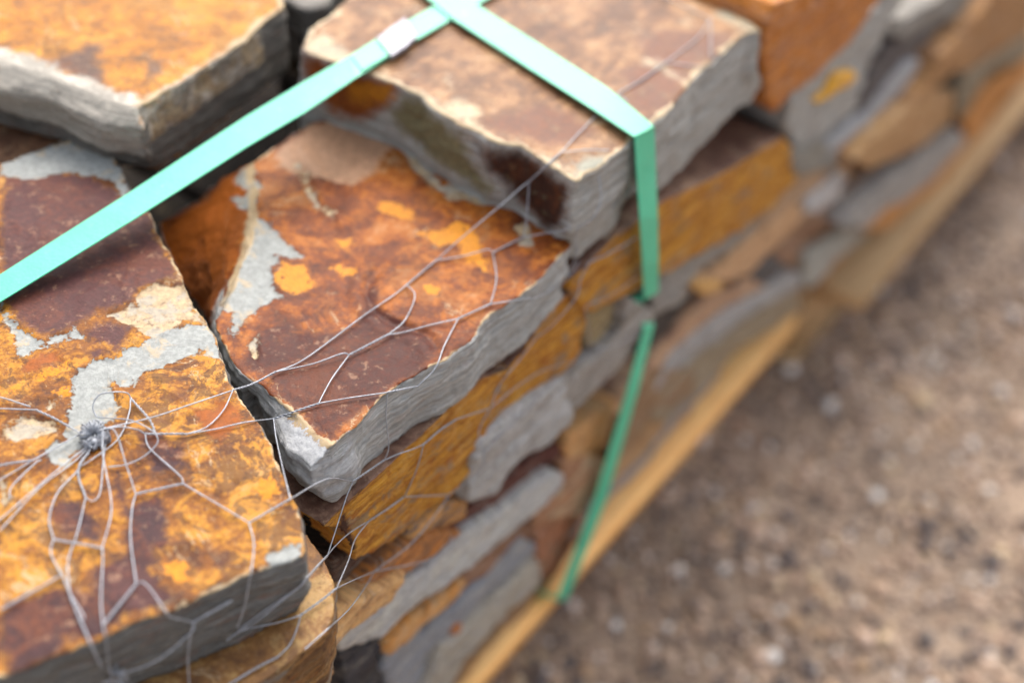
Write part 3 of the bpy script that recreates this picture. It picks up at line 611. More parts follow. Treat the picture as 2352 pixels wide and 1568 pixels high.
W = [
 (0.0, Z4((600, 160), (650, 50), (900, -60), (1370, -60), (1300, 90), (1220, 200), (1050, 380), (900, 530), (760, 640), (650, 760), (600, 680), (570, 400)), (196, 122, 48), (170, 116, 84), 'rusty orange slate at the top edge, right of the tan slate'),
 (0.004, Z4((700, 200), (660, 130), (740, 60), (830, 50), (800, 130)), PAL, PAL, 'small white stone chip on top of the rusty orange slate'),
 (-0.004, Z4((760, 650), (900, 540), (1060, 380), (1180, 230), (1370, 40), (1400, -60), (1560, -60), (1450, 120), (1400, 200), (1300, 420), (1230, 600), (1200, 760), (1000, 900), (860, 1050), (790, 1000), (720, 880)), GRY, (176, 172, 164), 'grey slate with an ochre spot, next below the rusty orange one'),
 (-0.008, Z4((1010, 650), (1080, 520), (1190, 490), (1190, 560), (1050, 660), (940, 720)), (236, 176, 62), (222, 160, 60), 'small ochre yellow flake on the grey slate face'),
 (-0.006, Z4((1460, 150), (1560, 130), (1760, 0), (1900, -120), (2300, -120), (2170, 0), (2000, 60), (1820, 130), (1560, 260), (1420, 240)), (128, 124, 118), (150, 144, 136), 'light grey slate at the top edge near the right corner'),
 (0.0, Z4((1400, 330), (1600, 230), (1850, 130), (2000, 100), (1980, 170), (1700, 380), (1560, 440), (1420, 600), (1280, 770), (1200, 760), (1240, 620), (1330, 450)), (92, 90, 92), (80, 62, 56), 'slate-blue dark stone under the light grey slate by the right corner'),
 (-0.003, Z4((1560, 450), (1750, 380), (1700, 550), (1600, 650), (1450, 820), (1250, 1000), (1050, 1100), (1000, 1000), (1200, 850), (1300, 780), (1420, 600)), (170, 168, 170), GRY, 'mid grey slate below the slate-blue dark stone'),
 (0.0, Z4((2170, -60), (2420, -60), (2380, 260), (2150, 420), (1980, 500), (1880, 480), (1780, 560), (1640, 700), (1550, 750), (1700, 560), (1780, 400), (1950, 250)), (176, 130, 82), BRN, 'tan-brown slate reaching up to the right corner of the picture'),
 (0.002, Z4((1550, 760), (1700, 640), (1900, 650), (1880, 800), (1700, 960), (1500, 1080), (1300, 1150), (1180, 1100), (1300, 980)), (184, 144, 98), (168, 120, 78), 'long tan slate in the middle of the right wall'),
 (0.0, Z4((2400, 260), (2400, 400), (2150, 480), (2050, 600), (1980, 760), (1900, 820), (1900, 650), (1980, 520), (2150, 420)), (140, 126, 104), (120, 100, 76), 'greenish grey slate high in the far pile'),
 (-0.002, Z4((2400, 400), (2400, 560), (2250, 620), (2120, 780), (2050, 900), (1950, 940), (1960, 820), (2080, 620)), ORG, (178, 126, 80), 'orange-tan slate in the far pile near the right edge'),
 (0.0, Z4((1900, 900), (1960, 960), (1800, 1150), (1600, 1350), (1400, 1450), (1250, 1568), (1100, 1568), (1250, 1400), (1500, 1200), (1700, 1050)), (166, 158, 150), GR2, 'thin grey slate above the orange course of the far pile'),
 (0.0, Z4((1500, 1080), (1700, 960), (1880, 820), (1900, 900), (1650, 1090), (1250, 1390), (1050, 1568), (780, 1568), (1000, 1400), (1200, 1260), (1350, 1150)), (156, 120, 92), (130, 96, 76), 'brown slate band sloping under the long tan slate'),
 (-0.004, Z4((2400, 560), (2300, 700), (2080, 950), (1900, 1150), (1700, 1330), (1500, 1500), (1430, 1568), (1250, 1600), (1400, 1450), (1620, 1350), (1800, 1150), (2050, 930), (2200, 750)), (200, 140, 76), (176, 118, 66), 'orange slate course resting right above the far pallet'),
 (-0.008, Z4((860, 1400), (1000, 1240), (1080, 1190), (1130, 1230), (1080, 1350), (950, 1450), (850, 1460)), (204, 200, 198), GRY, 'near-white stone right of the amber-faced slate'),
 (0.0, Z4((800, 1180), (1000, 1080), (1180, 1100), (1150, 1230), (1060, 1190), (860, 1400), (700, 1568), (500, 1568), (640, 1400), (780, 1280)), (184, 152, 120), (160, 126, 96), 'pale tan slate left of the near-white stone'),
 (-0.012, Z4((790, 1010), (880, 1040), (960, 960), (1040, 1080), (1080, 1180), (960, 1160), (860, 1200), (790, 1200), (760, 1060)), (140, 134, 122), GR2, 'rounded grey-green stone touching the end of the amber-faced slate'),
 (0.0, Z7((930, 640), (1250, 430), (1400, 330), (1640, 180), (1560, 320), (1350, 480), (1150, 620), (1180, 720), (1050, 800), (900, 880), (900, 760)), (160, 152, 142), GR2, 'grey slate right below the amber-faced slate'),
 (-0.002, Z7((1380, 560), (1640, 300), (1850, 130), (1950, 170), (1850, 300), (1700, 440), (1560, 590), (1400, 640), (1250, 680), (1200, 630)), (200, 158, 118), TAN, 'tan slate right of the grey one under the amber-faced slate'),
 (0.0, Z7((1560, 600), (1740, 460), (1790, 520), (1750, 640), (1680, 680), (1600, 660)), (98, 94, 94), DRK, 'short dark grey stone in the middle of the wall'),
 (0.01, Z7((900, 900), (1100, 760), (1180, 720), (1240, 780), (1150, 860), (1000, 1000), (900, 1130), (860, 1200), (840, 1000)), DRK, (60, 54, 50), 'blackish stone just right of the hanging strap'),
 (-0.004, Z7((1200, 640), (1340, 640), (1380, 700), (1250, 760), (1180, 700)), (220, 170, 96), TAN, 'small yellow-tan stone above the blackish one'),
 (-0.002, Z7((1160, 880), (1250, 800), (1420, 720), (1560, 640), (1680, 700), (1500, 760), (1350, 860), (1200, 950), (1050, 1100), (900, 1300), (740, 1568), (620, 1568), (700, 1450), (850, 1250), (1000, 1050)), (196, 158, 124), (164, 122, 100), 'long rose-tan slate running down to the strap from the wall middle'),
 (-0.004, Z7((1940, 590), (1880, 700), (1600, 850), (1400, 1000), (1200, 1150), (1000, 1300), (900, 1400), (840, 1500), (1000, 1200), (1200, 1000), (1400, 870), (1640, 740), (1850, 600)), (166, 160, 156), GRY, 'long narrow grey slate under the rose-tan one'),
 (-0.003, Z7((1950, 600), (1960, 460), (2150, 340), (2352, 150), (2380, 330), (2150, 500), (2050, 620), (1960, 700)), (176, 172, 160), GRY, 'pale grey slate at the near end of the far pile'),
 (0.0, Z7((1700, 450), (1850, 300), (2000, 180), (2352, -60), (2352, 150), (2150, 340), (1950, 450), (1940, 590), (1880, 600), (1800, 520)), (156, 120, 94), BRN, 'brown slate above the pale grey slate of the far pile'),
 (0.0, Z7((2380, 330), (2380, 560), (2230, 700), (2100, 800), (2070, 720), (2050, 620), (2150, 500)), (188, 132, 76), BRN, 'orange-brown slate beside the dark gap between the pallets'),
 (0.0, Z7((1900, 700), (1900, 850), (1750, 950), (1500, 1100), (1200, 1400), (1000, 1600), (850, 1600), (900, 1450), (1200, 1180), (1450, 1000), (1650, 850)), (156, 140, 116), (140, 116, 88), 'brown-grey slate course just above the near pallet board'),
 (0.0, Z7((430, 850), (560, 790), (720, 790), (740, 850), (700, 1000), (560, 1100), (470, 1200), (430, 1050)), (160, 140, 100), (130, 110, 82), 'olive-tan stone left of the hanging strap'),
 (-0.008, Z7((720, 760), (860, 850), (890, 950), (700, 1200), (500, 1400), (300, 1568), (0, 1568), (150, 1450), (500, 1180), (680, 1000), (720, 880)), (160, 154, 148), (138, 130, 120), 'grey-brown slate that the strap disappears behind'),
 (-0.006, J1((1700, 700), (1760, 480), (1900, 350), (2100, 200), (2352, 50), (2400, 330), (2200, 480), (2000, 620), (1850, 830), (1700, 880)), (176, 174, 172), GRY, 'light grey slate right of the golden-orange one'),
 (0.0, J1((1340, 1000), (1450, 900), (1600, 860), (1700, 880), (1640, 1000), (1500, 1080), (1350, 1130), (1250, 1150), (1280, 1060)), (210, 150, 76), (110, 106, 110), 'small orange stone below the light grey slate'),
 (0.004, J1((1350, 1160), (1640, 1010), (1800, 880), (2000, 700), (2150, 590), (2352, 460), (2352, 560), (2100, 720), (1850, 920), (1650, 1050), (1350, 1240)), (104, 56, 46), (70, 46, 42), 'dark red thin slate under the light grey one'),
 (0.0, J1((850, 1600), (1000, 1400), (1250, 1200), (1500, 1110), (1640, 1090), (1400, 1280), (1200, 1400), (1050, 1600)), (190, 122, 60), (132, 92, 66), 'narrow orange streaked slate above the long light grey one'),
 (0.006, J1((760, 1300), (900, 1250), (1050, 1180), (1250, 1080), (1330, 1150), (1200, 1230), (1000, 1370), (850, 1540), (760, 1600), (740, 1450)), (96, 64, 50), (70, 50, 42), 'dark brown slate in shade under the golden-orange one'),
 (-0.014, J2((0, 1700), (0, 1480), (150, 1380), (300, 1260), (500, 1120), (800, 950), (1000, 820), (900, 1000), (700, 1130), (480, 1290), (330, 1440), (250, 1600)), (214, 168, 112), (176, 128, 84), 'tan streaked slate reaching the bottom edge left of the wall'),
 (-0.010, J2((250, 1568), (330, 1500), (480, 1440), (500, 1500), (440, 1600), (250, 1700)), (214, 150, 84), TAN, 'small orange-tan stone at the bottom edge'),
 (-0.008, J2((530, 1290), (700, 1130), (950, 950), (1200, 750), (1400, 560), (1550, 450), (1800, 280), (2000, 130), (2090, 150), (2080, 230), (1900, 380), (1650, 600), (1400, 800), (1200, 930), (1000, 1100), (870, 1230), (700, 1300), (560, 1340)), (178, 176, 174), (198, 194, 182), 'long light grey slate, the largest in the lower wall'),
 (0.0, J2((520, 1350), (580, 1350), (800, 1290), (860, 1260), (850, 1320), (760, 1380), (830, 1480), (880, 1700), (640, 1700), (580, 1500)), (62, 60, 64), (50, 48, 50), 'charcoal dark stone at the bottom edge'),
 (0.0, J2((860, 1300), (950, 1200), (1150, 1050), (1350, 900), (1420, 870), (1330, 1000), (1180, 1120), (1000, 1270), (880, 1340)), (200, 150, 96), ORG, 'orange-tan slate under the long light grey one'),
 (0.0, J2((1000, 1110), (1250, 920), (1450, 790), (1650, 640), (1900, 400), (1950, 480), (1750, 640), (1560, 800), (1350, 940), (1180, 1060)), (148, 108, 84), BRN, 'brown slate tucked along the lower side of the long light grey one'),
 (-0.002, J2((880, 1360), (1050, 1280), (1300, 1080), (1500, 900), (1700, 700), (1800, 580), (1880, 640), (1850, 760), (1700, 900), (1450, 1130), (1200, 1350), (1050, 1700), (900, 1700), (850, 1450)), (136, 138, 144), (150, 148, 146), 'blue-grey slate in the lower wall'),
 (-0.004, J2((1060, 1700), (1250, 1340), (1500, 1120), (1750, 880), (1880, 720), (1920, 820), (1850, 950), (1700, 1050), (1550, 1250), (1400, 1400), (1250, 1700)), (170, 160, 144), (160, 154, 148), 'warm grey slate with a rust spot near the bottom pallet board'),
 (-0.008, J2((1310, 1180), (1360, 1160), (1400, 1210), (1350, 1250), (1310, 1230)), (170, 106, 60), (150, 90, 50), 'small round rusty pebble stuck on the warm grey slate'),
 (0.0, J2((1900, 450), (2000, 400), (2150, 370), (2250, 420), (2180, 560), (2080, 750), (2000, 850), (1920, 800), (1900, 640)), (170, 112, 78), (140, 92, 66), 'rust-brown stone left of the lower strap'),
 (0.0, J2((2060, 260), (2130, 160), (2250, 20), (2352, 60), (2300, 250), (2200, 400), (2080, 420), (1980, 420)), (170, 150, 122), TAN, 'sand-coloured stone above the rust-brown one'),
 (0.0, J2((1250, 1700), (1450, 1380), (1700, 1120), (1900, 930), (2030, 840), (2010, 930), (1850, 1100), (1650, 1300), (1380, 1700)), (160, 124, 84), BRN, 'tan-brown slate lying on the bottom pallet board at lower centre'),
 (0.0, J3((290, 440), (420, 330), (550, 240), (640, 180), (580, 420), (500, 560), (330, 590), (280, 520)), (200, 156, 106), ORG, 'tan stone left of the strap in the wall middle'),
 (0.0, J3((280, 600), (480, 580), (470, 750), (400, 900), (200, 1020), (80, 1050), (100, 950), (250, 830)), (176, 130, 96), (134, 92, 66), 'rose-brown stone left of the strap, below the tan one'),
 (-0.001, J3((600, 640), (760, 480), (900, 300), (1150, 120), (1180, 250), (900, 520), (700, 720), (560, 880), (480, 960)), (186, 146, 102), (160, 120, 84), 'tan slate right of the lower strap'),
 (0.0, J3((1180, 0), (1350, 0), (1180, 200), (1000, 400), (850, 600), (650, 800), (430, 1020), (300, 1130), (480, 920), (800, 600), (1050, 280), (1180, 100)), (160, 150, 144), GR2, 'thin grey slate just above the near pallet board, right of the strap'),
 (0.0, J3((900, -20), (1180, -20), (1170, 130), (900, 280), (780, 420), (640, 620), (600, 560), (680, 350), (760, 200)), (150, 120, 88), BRN, 'umber slate between the two tan ones right of the strap'),
 (0.0, [(1060, 1405), (1200, 1285), (1290, 1150), (1340, 1160), (1270, 1280), (1150, 1390), (1060, 1500)], (150, 128, 100), BRN, 'drab brown stone between the warm grey slate and the strap foot'),
]
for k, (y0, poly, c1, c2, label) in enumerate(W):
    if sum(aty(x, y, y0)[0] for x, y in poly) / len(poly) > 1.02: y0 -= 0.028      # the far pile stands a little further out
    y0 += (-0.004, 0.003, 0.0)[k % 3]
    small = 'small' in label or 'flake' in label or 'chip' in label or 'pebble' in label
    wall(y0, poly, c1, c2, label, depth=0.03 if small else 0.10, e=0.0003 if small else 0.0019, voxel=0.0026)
# the next slates along the top of the pile, just past the picture's edge
for kx, (x0, x1, y0, y1, lab) in enumerate([(-0.30, 0.02, 0.46, 0.72, 'amber and grey slate behind the amber-topped one, past the left edge'), (0.05, 0.36, 0.44, 0.7, 'grey slate closing the pile behind the gap at the top edge'), (0.40, 0.74, 0.30, 0.56, 'tan slate behind the tan and rose-brown one, past the top edge')]):
    for jz in range(2):
        zt = 0.03 - 0.075 * jz
        ring = [(x0, y0, zt), (x1, y0 + 0.01, zt), (x1 - 0.015, y1, zt), (x0 + 0.01, y1 - 0.01, zt)]
        stone('slate_stone', [ring, [(p[0], p[1], zt - 0.07) for p in ring]], (M_tltop, M_greyst, M_rtop)[kx] if jz == 0 else M_gapshade, lab if jz == 0 else lab.replace('slate', 'shade-painted under-slate', 1), voxel=0.004, seed=140 + kx * 2 + jz, net=False)
# the heart of the pile, coloured near-black so the gaps look shaded
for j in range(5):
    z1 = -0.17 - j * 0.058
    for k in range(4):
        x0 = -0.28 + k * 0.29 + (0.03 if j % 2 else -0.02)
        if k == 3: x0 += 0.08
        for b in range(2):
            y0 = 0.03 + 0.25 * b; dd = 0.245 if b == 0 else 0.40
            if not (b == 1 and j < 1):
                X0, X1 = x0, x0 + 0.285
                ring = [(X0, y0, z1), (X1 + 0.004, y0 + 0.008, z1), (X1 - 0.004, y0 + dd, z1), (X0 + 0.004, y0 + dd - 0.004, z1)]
                o = stone('slate_stone', [ring, [(p[0], p[1], z1 - 0.058) for p in ring]], M_gapshade, 'flat slate painted dark as shade deep inside the pile, glimpsed through gaps', voxel=0.005, seed=100 + j * 9 + k, net=False)
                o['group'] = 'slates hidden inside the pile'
for j in range(5):
    z1 = -0.105 - j * 0.066
    ring = [(0.93, 0.03, z1), (1.9, 0.03, z1), (1.9, 0.3, z1), (0.93, 0.3, z1)]
    o = stone('slate_stone', [ring, [(p[0], p[1], z1 - 0.062) for p in ring]], M_brown, 'flat brown slate at the back of the far pile', voxel=0.006, seed=160 + j, net=False)
    o['group'] = 'slates hidden inside the far pile'

# ------------------------------------------------------------------ straps
t = NT('green_strap'); v = t.coord(); n = t.noise(v, 25, 3); n2 = t.noise(v, 1500, 2)
dirt = t.math('MULTIPLY', t.step(t.noise(t.coord((1, 1, 1), rot=(0.3, 0, 0.9)), 90, 7, 0.75, 0.5), 0.60, 0.72), 0.35)
t.l.new(t.mix(dirt, t.mix(t.step(n, 0.3, 0.7), lin(34, 184, 142), lin(44, 192, 150)), lin(150, 178, 160)), t.b.inputs['Base Color']); t.b.inputs['Roughness'].default_value = 0.45
t.b.inputs['Specular IOR Level'].default_value = 0.6; t.b.inputs['Coat Weight'].default_value = 0.7; t.b.inputs['Coat Roughness'].default_value = 0.55; t.b.inputs['Coat IOR'].default_value = 1.5
vo = t.new('ShaderNodeTexVoronoi'); vo.inputs['Scale'].default_value = 420; t.l.new(v, vo.inputs['Vector'])
t.l.new(t.bump(t.noise(v, 60, 4), 0.4, 0.0012, t.bump(vo.outputs['Distance'], 0.3, 0.0003, t.bump(n2, 0.25, 0.0001))), t.b.inputs['Normal'])
M_strap = t.m
def ribbon(name, left, right, th, mat, parent=None, sub=8):
    """a flat band between two rails, with thickness"""
    def dens(L):
        L = [np.array(p, float) for p in L]; o = []
        for a, b in zip(L[:-1], L[1:]):
            for s in range(sub): o.append(a + (b - a) * s / sub)
        o.append(L[-1]); return np.array(o)
    A, B = dens(left), dens(right); n = len(A); T = np.gradient((A + B) / 2, axis=0); Nn = np.cross(B - A, T); Nn /= np.linalg.norm(Nn, axis=1)[:, None]
    if (Nn @ (CAM - (A + B)[n // 2] / 2)).sum() < 0: Nn = -Nn
    C = (A + B) / 2 + Nn * th * 0.15
    rows = [A, C, B, B - Nn * th, C - Nn * th, A - Nn * th]; V = np.concatenate(rows); f = []
    for r in range(6):
        q = (r + 1) % 6
        for k in range(n - 1): f.append((r * n + k, r * n + k + 1, q * n + k + 1, q * n + k))
    f.append([r * n for r in range(6)]); f.append([r * n + n - 1 for r in reversed(range(6))])
    bm = bmesh.new(); vs = [bm.verts.new(p) for p in V]
    for q in f:
        try: bm.faces.new([vs[k] for k in q])
        except ValueError: pass
    bmesh.ops.recalc_face_normals(bm, faces=bm.faces)
    V = np.array([x.co[:] for x in bm.verts]); bm.verts.index_update(); f = [[x.index for x in p.verts] for p in bm.faces]; bm.free()
    o = link_mesh(name, V, f, mat, parent, smooth=False)
    return o
strapA = bpy.data.objects.new('packing_strap', None); COL.objects.link(strapA); strapA.location = (0.3, 0.2, ZR)
tag(strapA, 'mint green plastic strap with a grey metal seal, lying along the top of the pile', 'strap', 'green straps around the pile')
zA = lambda x: 0.0165 + (0.0555 - 0.0165) * min(1, max(0, x / 800))
up = [(-200, 757), (0, 630), (300, 440), (567, 266), (700, 187), (800, 130)]; lo = [(-200, 818), (0, 693), (300, 508), (567, 337), (700, 258), (815, 180)]
ext = lambda a, b, d: a + (a - b) / np.linalg.norm(a - b) * d          # carries a band on past the picture's edge
UA = [atz(x, y, zA(x)) for x, y in up]; LA = [atz(x, y, zA(x)) for x, y in lo]
ribbon('strap_band', [ext(UA[0], UA[1], 0.35)] + UA, [ext(LA[0], LA[1], 0.35)] + LA, 0.0007, M_strap, strapA)
up2 = [(800, 130), (900, 70), (1000, 13), (1100, -45), (1250, -130)]; lo2 = [(815, 180), (925, 110), (1035, 45), (1135, -12), (1290, -95)]
UA = [atz(x, y, 0.0560) for x, y in up2]; LA = [atz(x, y, 0.0560) for x, y in lo2]
ribbon('strap_band', UA + [ext(UA[-1], UA[-2], 0.3)], LA + [ext(LA[-1], LA[-2], 0.3)], 0.0007, M_strap, strapA)
ribbon('strap_end', [atz(x, y, 0.0570) for x, y in ((806, 127), (868, 88))], [atz(x, y, 0.0570) for x, y in ((832, 162), (898, 124))], 0.0007, M_strap, strapA)
M_seal = simple_mat('galvanised_steel', lin(160, 160, 170), 0.5, 0.3, var=0.15, scale=120, bump=0.0002)
ribbon('metal_seal', [atz(x, y, 0.0585) for x, y in ((866, 87), (900, 62), (930, 41))], [atz(x, y, 0.0585) for x, y in ((899, 128), (930, 108), (957, 83))], 0.003, M_seal, strapA)
strapB = bpy.data.objects.new('packing_strap', None); COL.objects.link(strapB); strapB.location = (0.32, 0.0, 0.0)
tag(strapB, 'mint green strap crossing over the other and hanging down the side of the pile', 'strap', 'green straps around the pile')
zB = 0.0575
R1 = [atz(x, y, zB) for x, y in ((880, -150), (975, -10), (1038, 42), (1200, 147), (1350, 243), (1462, 318))]
R2 = [atz(x, y, zB) for x, y in ((1010, -110), (1075, -5), (1120, 28), (1240, 103), (1400, 205), (1501, 289))]
R1[0] = ext(R1[1], R1[3], 0.4); R2[0] = ext(R2[1], R2[3], 0.4)
def aty2(x, y, v): return aty(x, y, v)
d1 = [aty(1459, 315, -0.0075), aty(1463, 400, -0.012), aty(1470, 500, -0.018), aty(1476, 600, -0.019), aty(1480, 688, -0.014)]
d2 = [aty(1503, 291, -0.0075), aty(1507, 400, -0.012), aty(1511, 500, -0.018), aty(1513, 600, -0.019), aty(1512, 672, -0.014)]
d1 += [d1[-1] + np.array([0, 0.022, -0.014]), d1[-1] + np.array([-0.004, 0.024, -0.034])]; d2 += [d2[-1] + np.array([0, 0.022, -0.014]), d2[-1] + np.array([-0.004, 0.024, -0.034])]
ribbon('strap_band', R1[:-1] + [R1[-1] + (d1[0] - R1[-1]) * 0.6] + d1, R2[:-1] + [R2[-1] + (d2[0] - R2[-1]) * 0.6] + d2, 0.0007, M_strap, strapB)
e1 = [aty(1480, 752, -0.012), aty(1440, 900, -0.018), aty(1410, 1000, -0.017), aty(1365, 1150, -0.016), aty(1320, 1270, -0.016), aty(1283, 1365, -0.018)]
e2 = [aty(1503, 745, -0.012), aty(1465, 900, -0.018), aty(1436, 1000, -0.017), aty(1392, 1150, -0.016), aty(1345, 1270, -0.016), aty(1306, 1365, -0.018)]
e1 = [e1[0] + np.array([0.005, 0.022, 0.016])] + e1 + [e1[-1] + np.array([0, 0.002, -0.010]), e1[-1] + np.array([0, 0.03, -0.013])]
e2 = [e2[0] + np.array([0.005, 0.022, 0.016])] + e2 + [e2[-1] + np.array([0, 0.002, -0.010]), e2[-1] + np.array([0, 0.03, -0.013])]
ribbon('strap_band', e1, e2, 0.0007, M_strap, strapB)

# ------------------------------------------------------------------ wire netting
bvh = BVHTree.FromPolygons(BVH_V, BVH_F)
def hit(px, py):
    d = Vector(ray(px, py)); L = d.length; h = bvh.ray_cast(Vector(CAM), d / L)
    return (h[3] / L) if h[0] is not None else None          # parameter t along ray()
def pt(px, py, t): return CAM + ray(px, py) * t
RAD = 0.00040
M_wire = simple_mat('galvanised_wire', lin(172, 176, 184), 0.42, 0.4, var=0.15, scale=300)
wv = []; wf = []; wo = [0]
def tube(P, r=RAD, n=7):
    P = np.array(P); T = np.gradient(P, axis=0); T /= np.linalg.norm(T, axis=1)[:, None] + 1e-12
    a = np.cross(T[0], [0.3, 0.5, 0.8]); a /= np.linalg.norm(a); rows = []
    for k in range(len(P)):
        a = a - T[k] * (a @ T[k]); a /= np.linalg.norm(a); b = np.cross(T[k], a)
        ang = np.arange(n) * 2 * math.pi / n
        rows.append(P[k] + r * (np.cos(ang)[:, None] * a + np.sin(ang)[:, None] * b))
    wv.append(np.concatenate(rows)); o = wo[0]
    for k in range(len(P) - 1):
        for j in range(n): wf.append((o + k * n + j, o + k * n + (j + 1) % n, o + (k + 1) * n + (j + 1) % n, o + (k + 1) * n + j))
    wo[0] += len(P) * n
def spline(pts, per):
    pts = [np.array(p, float) for p in pts]; n = len(pts)
    if n == 2: return [pts[0] + (pts[1] - pts[0]) * k / per for k in range(per + 1)]
    E = [2 * pts[0] - pts[1]] + pts + [2 * pts[-1] - pts[-2]]; out = []
    for k in range(1, n):
        a, b, c, d = E[k - 1:k + 3]
        for s in range(per):
            u = s / per; out.append(0.5 * ((2 * b) + (-a + c) * u + (2 * a - 5 * b + 4 * c - d) * u * u + (-a + 3 * b - 3 * c + d) * u ** 3))
    out.append(pts[-1]); return out
TJ = {}
def jt(p):
    key = (round(p[0]), round(p[1]))
    for k in TJ:
        if abs(k[0] - key[0]) + abs(k[1] - key[1]) <= 4: return TJ[k]
    h = hit(*p); TJ[key] = (h - 0.0028) if h else 0.9
    return TJ[key]
def wire(pts, twist=False, lift=0.0, r=RAD):
    q = spline(pts, 14); q = np.array(q)
    s = np.concatenate([[0], np.cumsum(np.linalg.norm(np.diff(q, axis=0), axis=1))])
    # even resample so the band lies taut over the stones like a pulled wire
    m = max(8, int(s[-1] / 5)); ss = np.linspace(0, s[-1], m); q = np.stack([np.interp(ss, s, q[:, 0]), np.interp(ss, s, q[:, 1])], 1)
    h = [hit(*p) for p in q]; h = np.array([x - 0.0018 if x else 9.0 for x in h])
    t0, t1 = jt(pts[0]), jt(pts[-1]); h[0] = t0; h[-1] = t1
    # nearest-side envelope (a string pulled tight): lower convex hull of depth against length, then half way back to the surface
    hull = [0]
    for k in range(1, m):
        while len(hull) > 1 and (h[hull[-1]] - h[hull[-2]]) * (ss[k] - ss[hull[-2]]) >= (h[k] - h[hull[-2]]) * (ss[hull[-1]] - ss[hull[-2]]): hull.pop()
        hull.append(k)
    tt = np.interp(ss, ss[hull], h[hull])
    tt -= lift * np.sin(np.pi * ss / ss[-1])
    P = np.array([pt(q[k][0], q[k][1], tt[k]) for k in range(m)])
    if not twist: tube(P, r)
    else:
        L = np.concatenate([[0], np.cumsum(np.linalg.norm(np.diff(P, axis=0), axis=1))]); M = max(12, int(L[-1] / 0.0007)); LL = np.linspace(0, L[-1], M)
        P2 = np.stack([np.interp(LL, L, P[:, k]) for k in range(3)], 1); T = np.gradient(P2, axis=0); T /= np.linalg.norm(T, axis=1)[:, None]
        V = P2 - CAM; V /= np.linalg.norm(V, axis=1)[:, None]; A = np.cross(T, V); A /= np.linalg.norm(A, axis=1)[:, None]; B = np.cross(T, A)
        ph = LL / 0.0056 * 2 * math.pi
        for o in (0, math.pi): tube(P2 + r * 0.95 * (np.cos(ph + o)[:, None] * A + np.sin(ph + o)[:, None] * B), r * 0.92, 6)
    return P
K0 = (236, 985)
N1 = (535, 896); N2 = (633, 854); N3 = (932, 656); N4 = (1002, 598); N5 = (1215, 417); N6 = (1289, 350); N7 = (1132, 580); N8 = (1202, 545); N9 = (1127, 698); N10 = (1052, 732)
N11 = (892, 768); N12 = (802, 815); N13 = (959, 887); N14 = (890, 901); N15 = (732, 926); N16 = (628, 961); N17 = (430, 996); N17b = (333, 996); N18 = (667, 1145); N19 = (572, 1200)
N20 = (420, 1110); N21 = (312, 1134); N22 = (313, 1340); N23 = (237, 1434); N24 = (235, 1257); N25 = (123, 1238); N26 = (197, 1142); N27 = (160, 1362)
N30 = (811, 1105); N31 = (752, 1275); N32 = (883, 1056); N33 = (973, 1020); N34 = (1049, 962); N35 = (929, 1140); N36 = (849, 1194); N37 = (1030, 1136); N38 = (773, 1350); N39 = (688, 1347)
N40 = (690, 1412); N41 = (637, 1508); N43 = (859, 1312); N44 = (1126, 937); N45 = (1300, 645)
for p in (N16, N1, N18): jt(p)
TJ[(round(N16[0]), round(N16[1]))] = (hit(640, 925) or .87) - 0.004
TJ[(round(N1[0]), round(N1[1]))] = (hit(524, 900) or .87) - 0.004
TJ[(round(N18[0]), round(N18[1]))] = (hit(655, 1145) or .82) - 0.003
TJ[(N31[0], N31[1])] = (hit(760, 1150) or .85) - 0.012
TJ[(N38[0], N38[1])] = (hit(766, 1360) or .82) - 0.004
kz = (hit(217, 1000) or 0.78); TJ[K0] = kz - 0.010
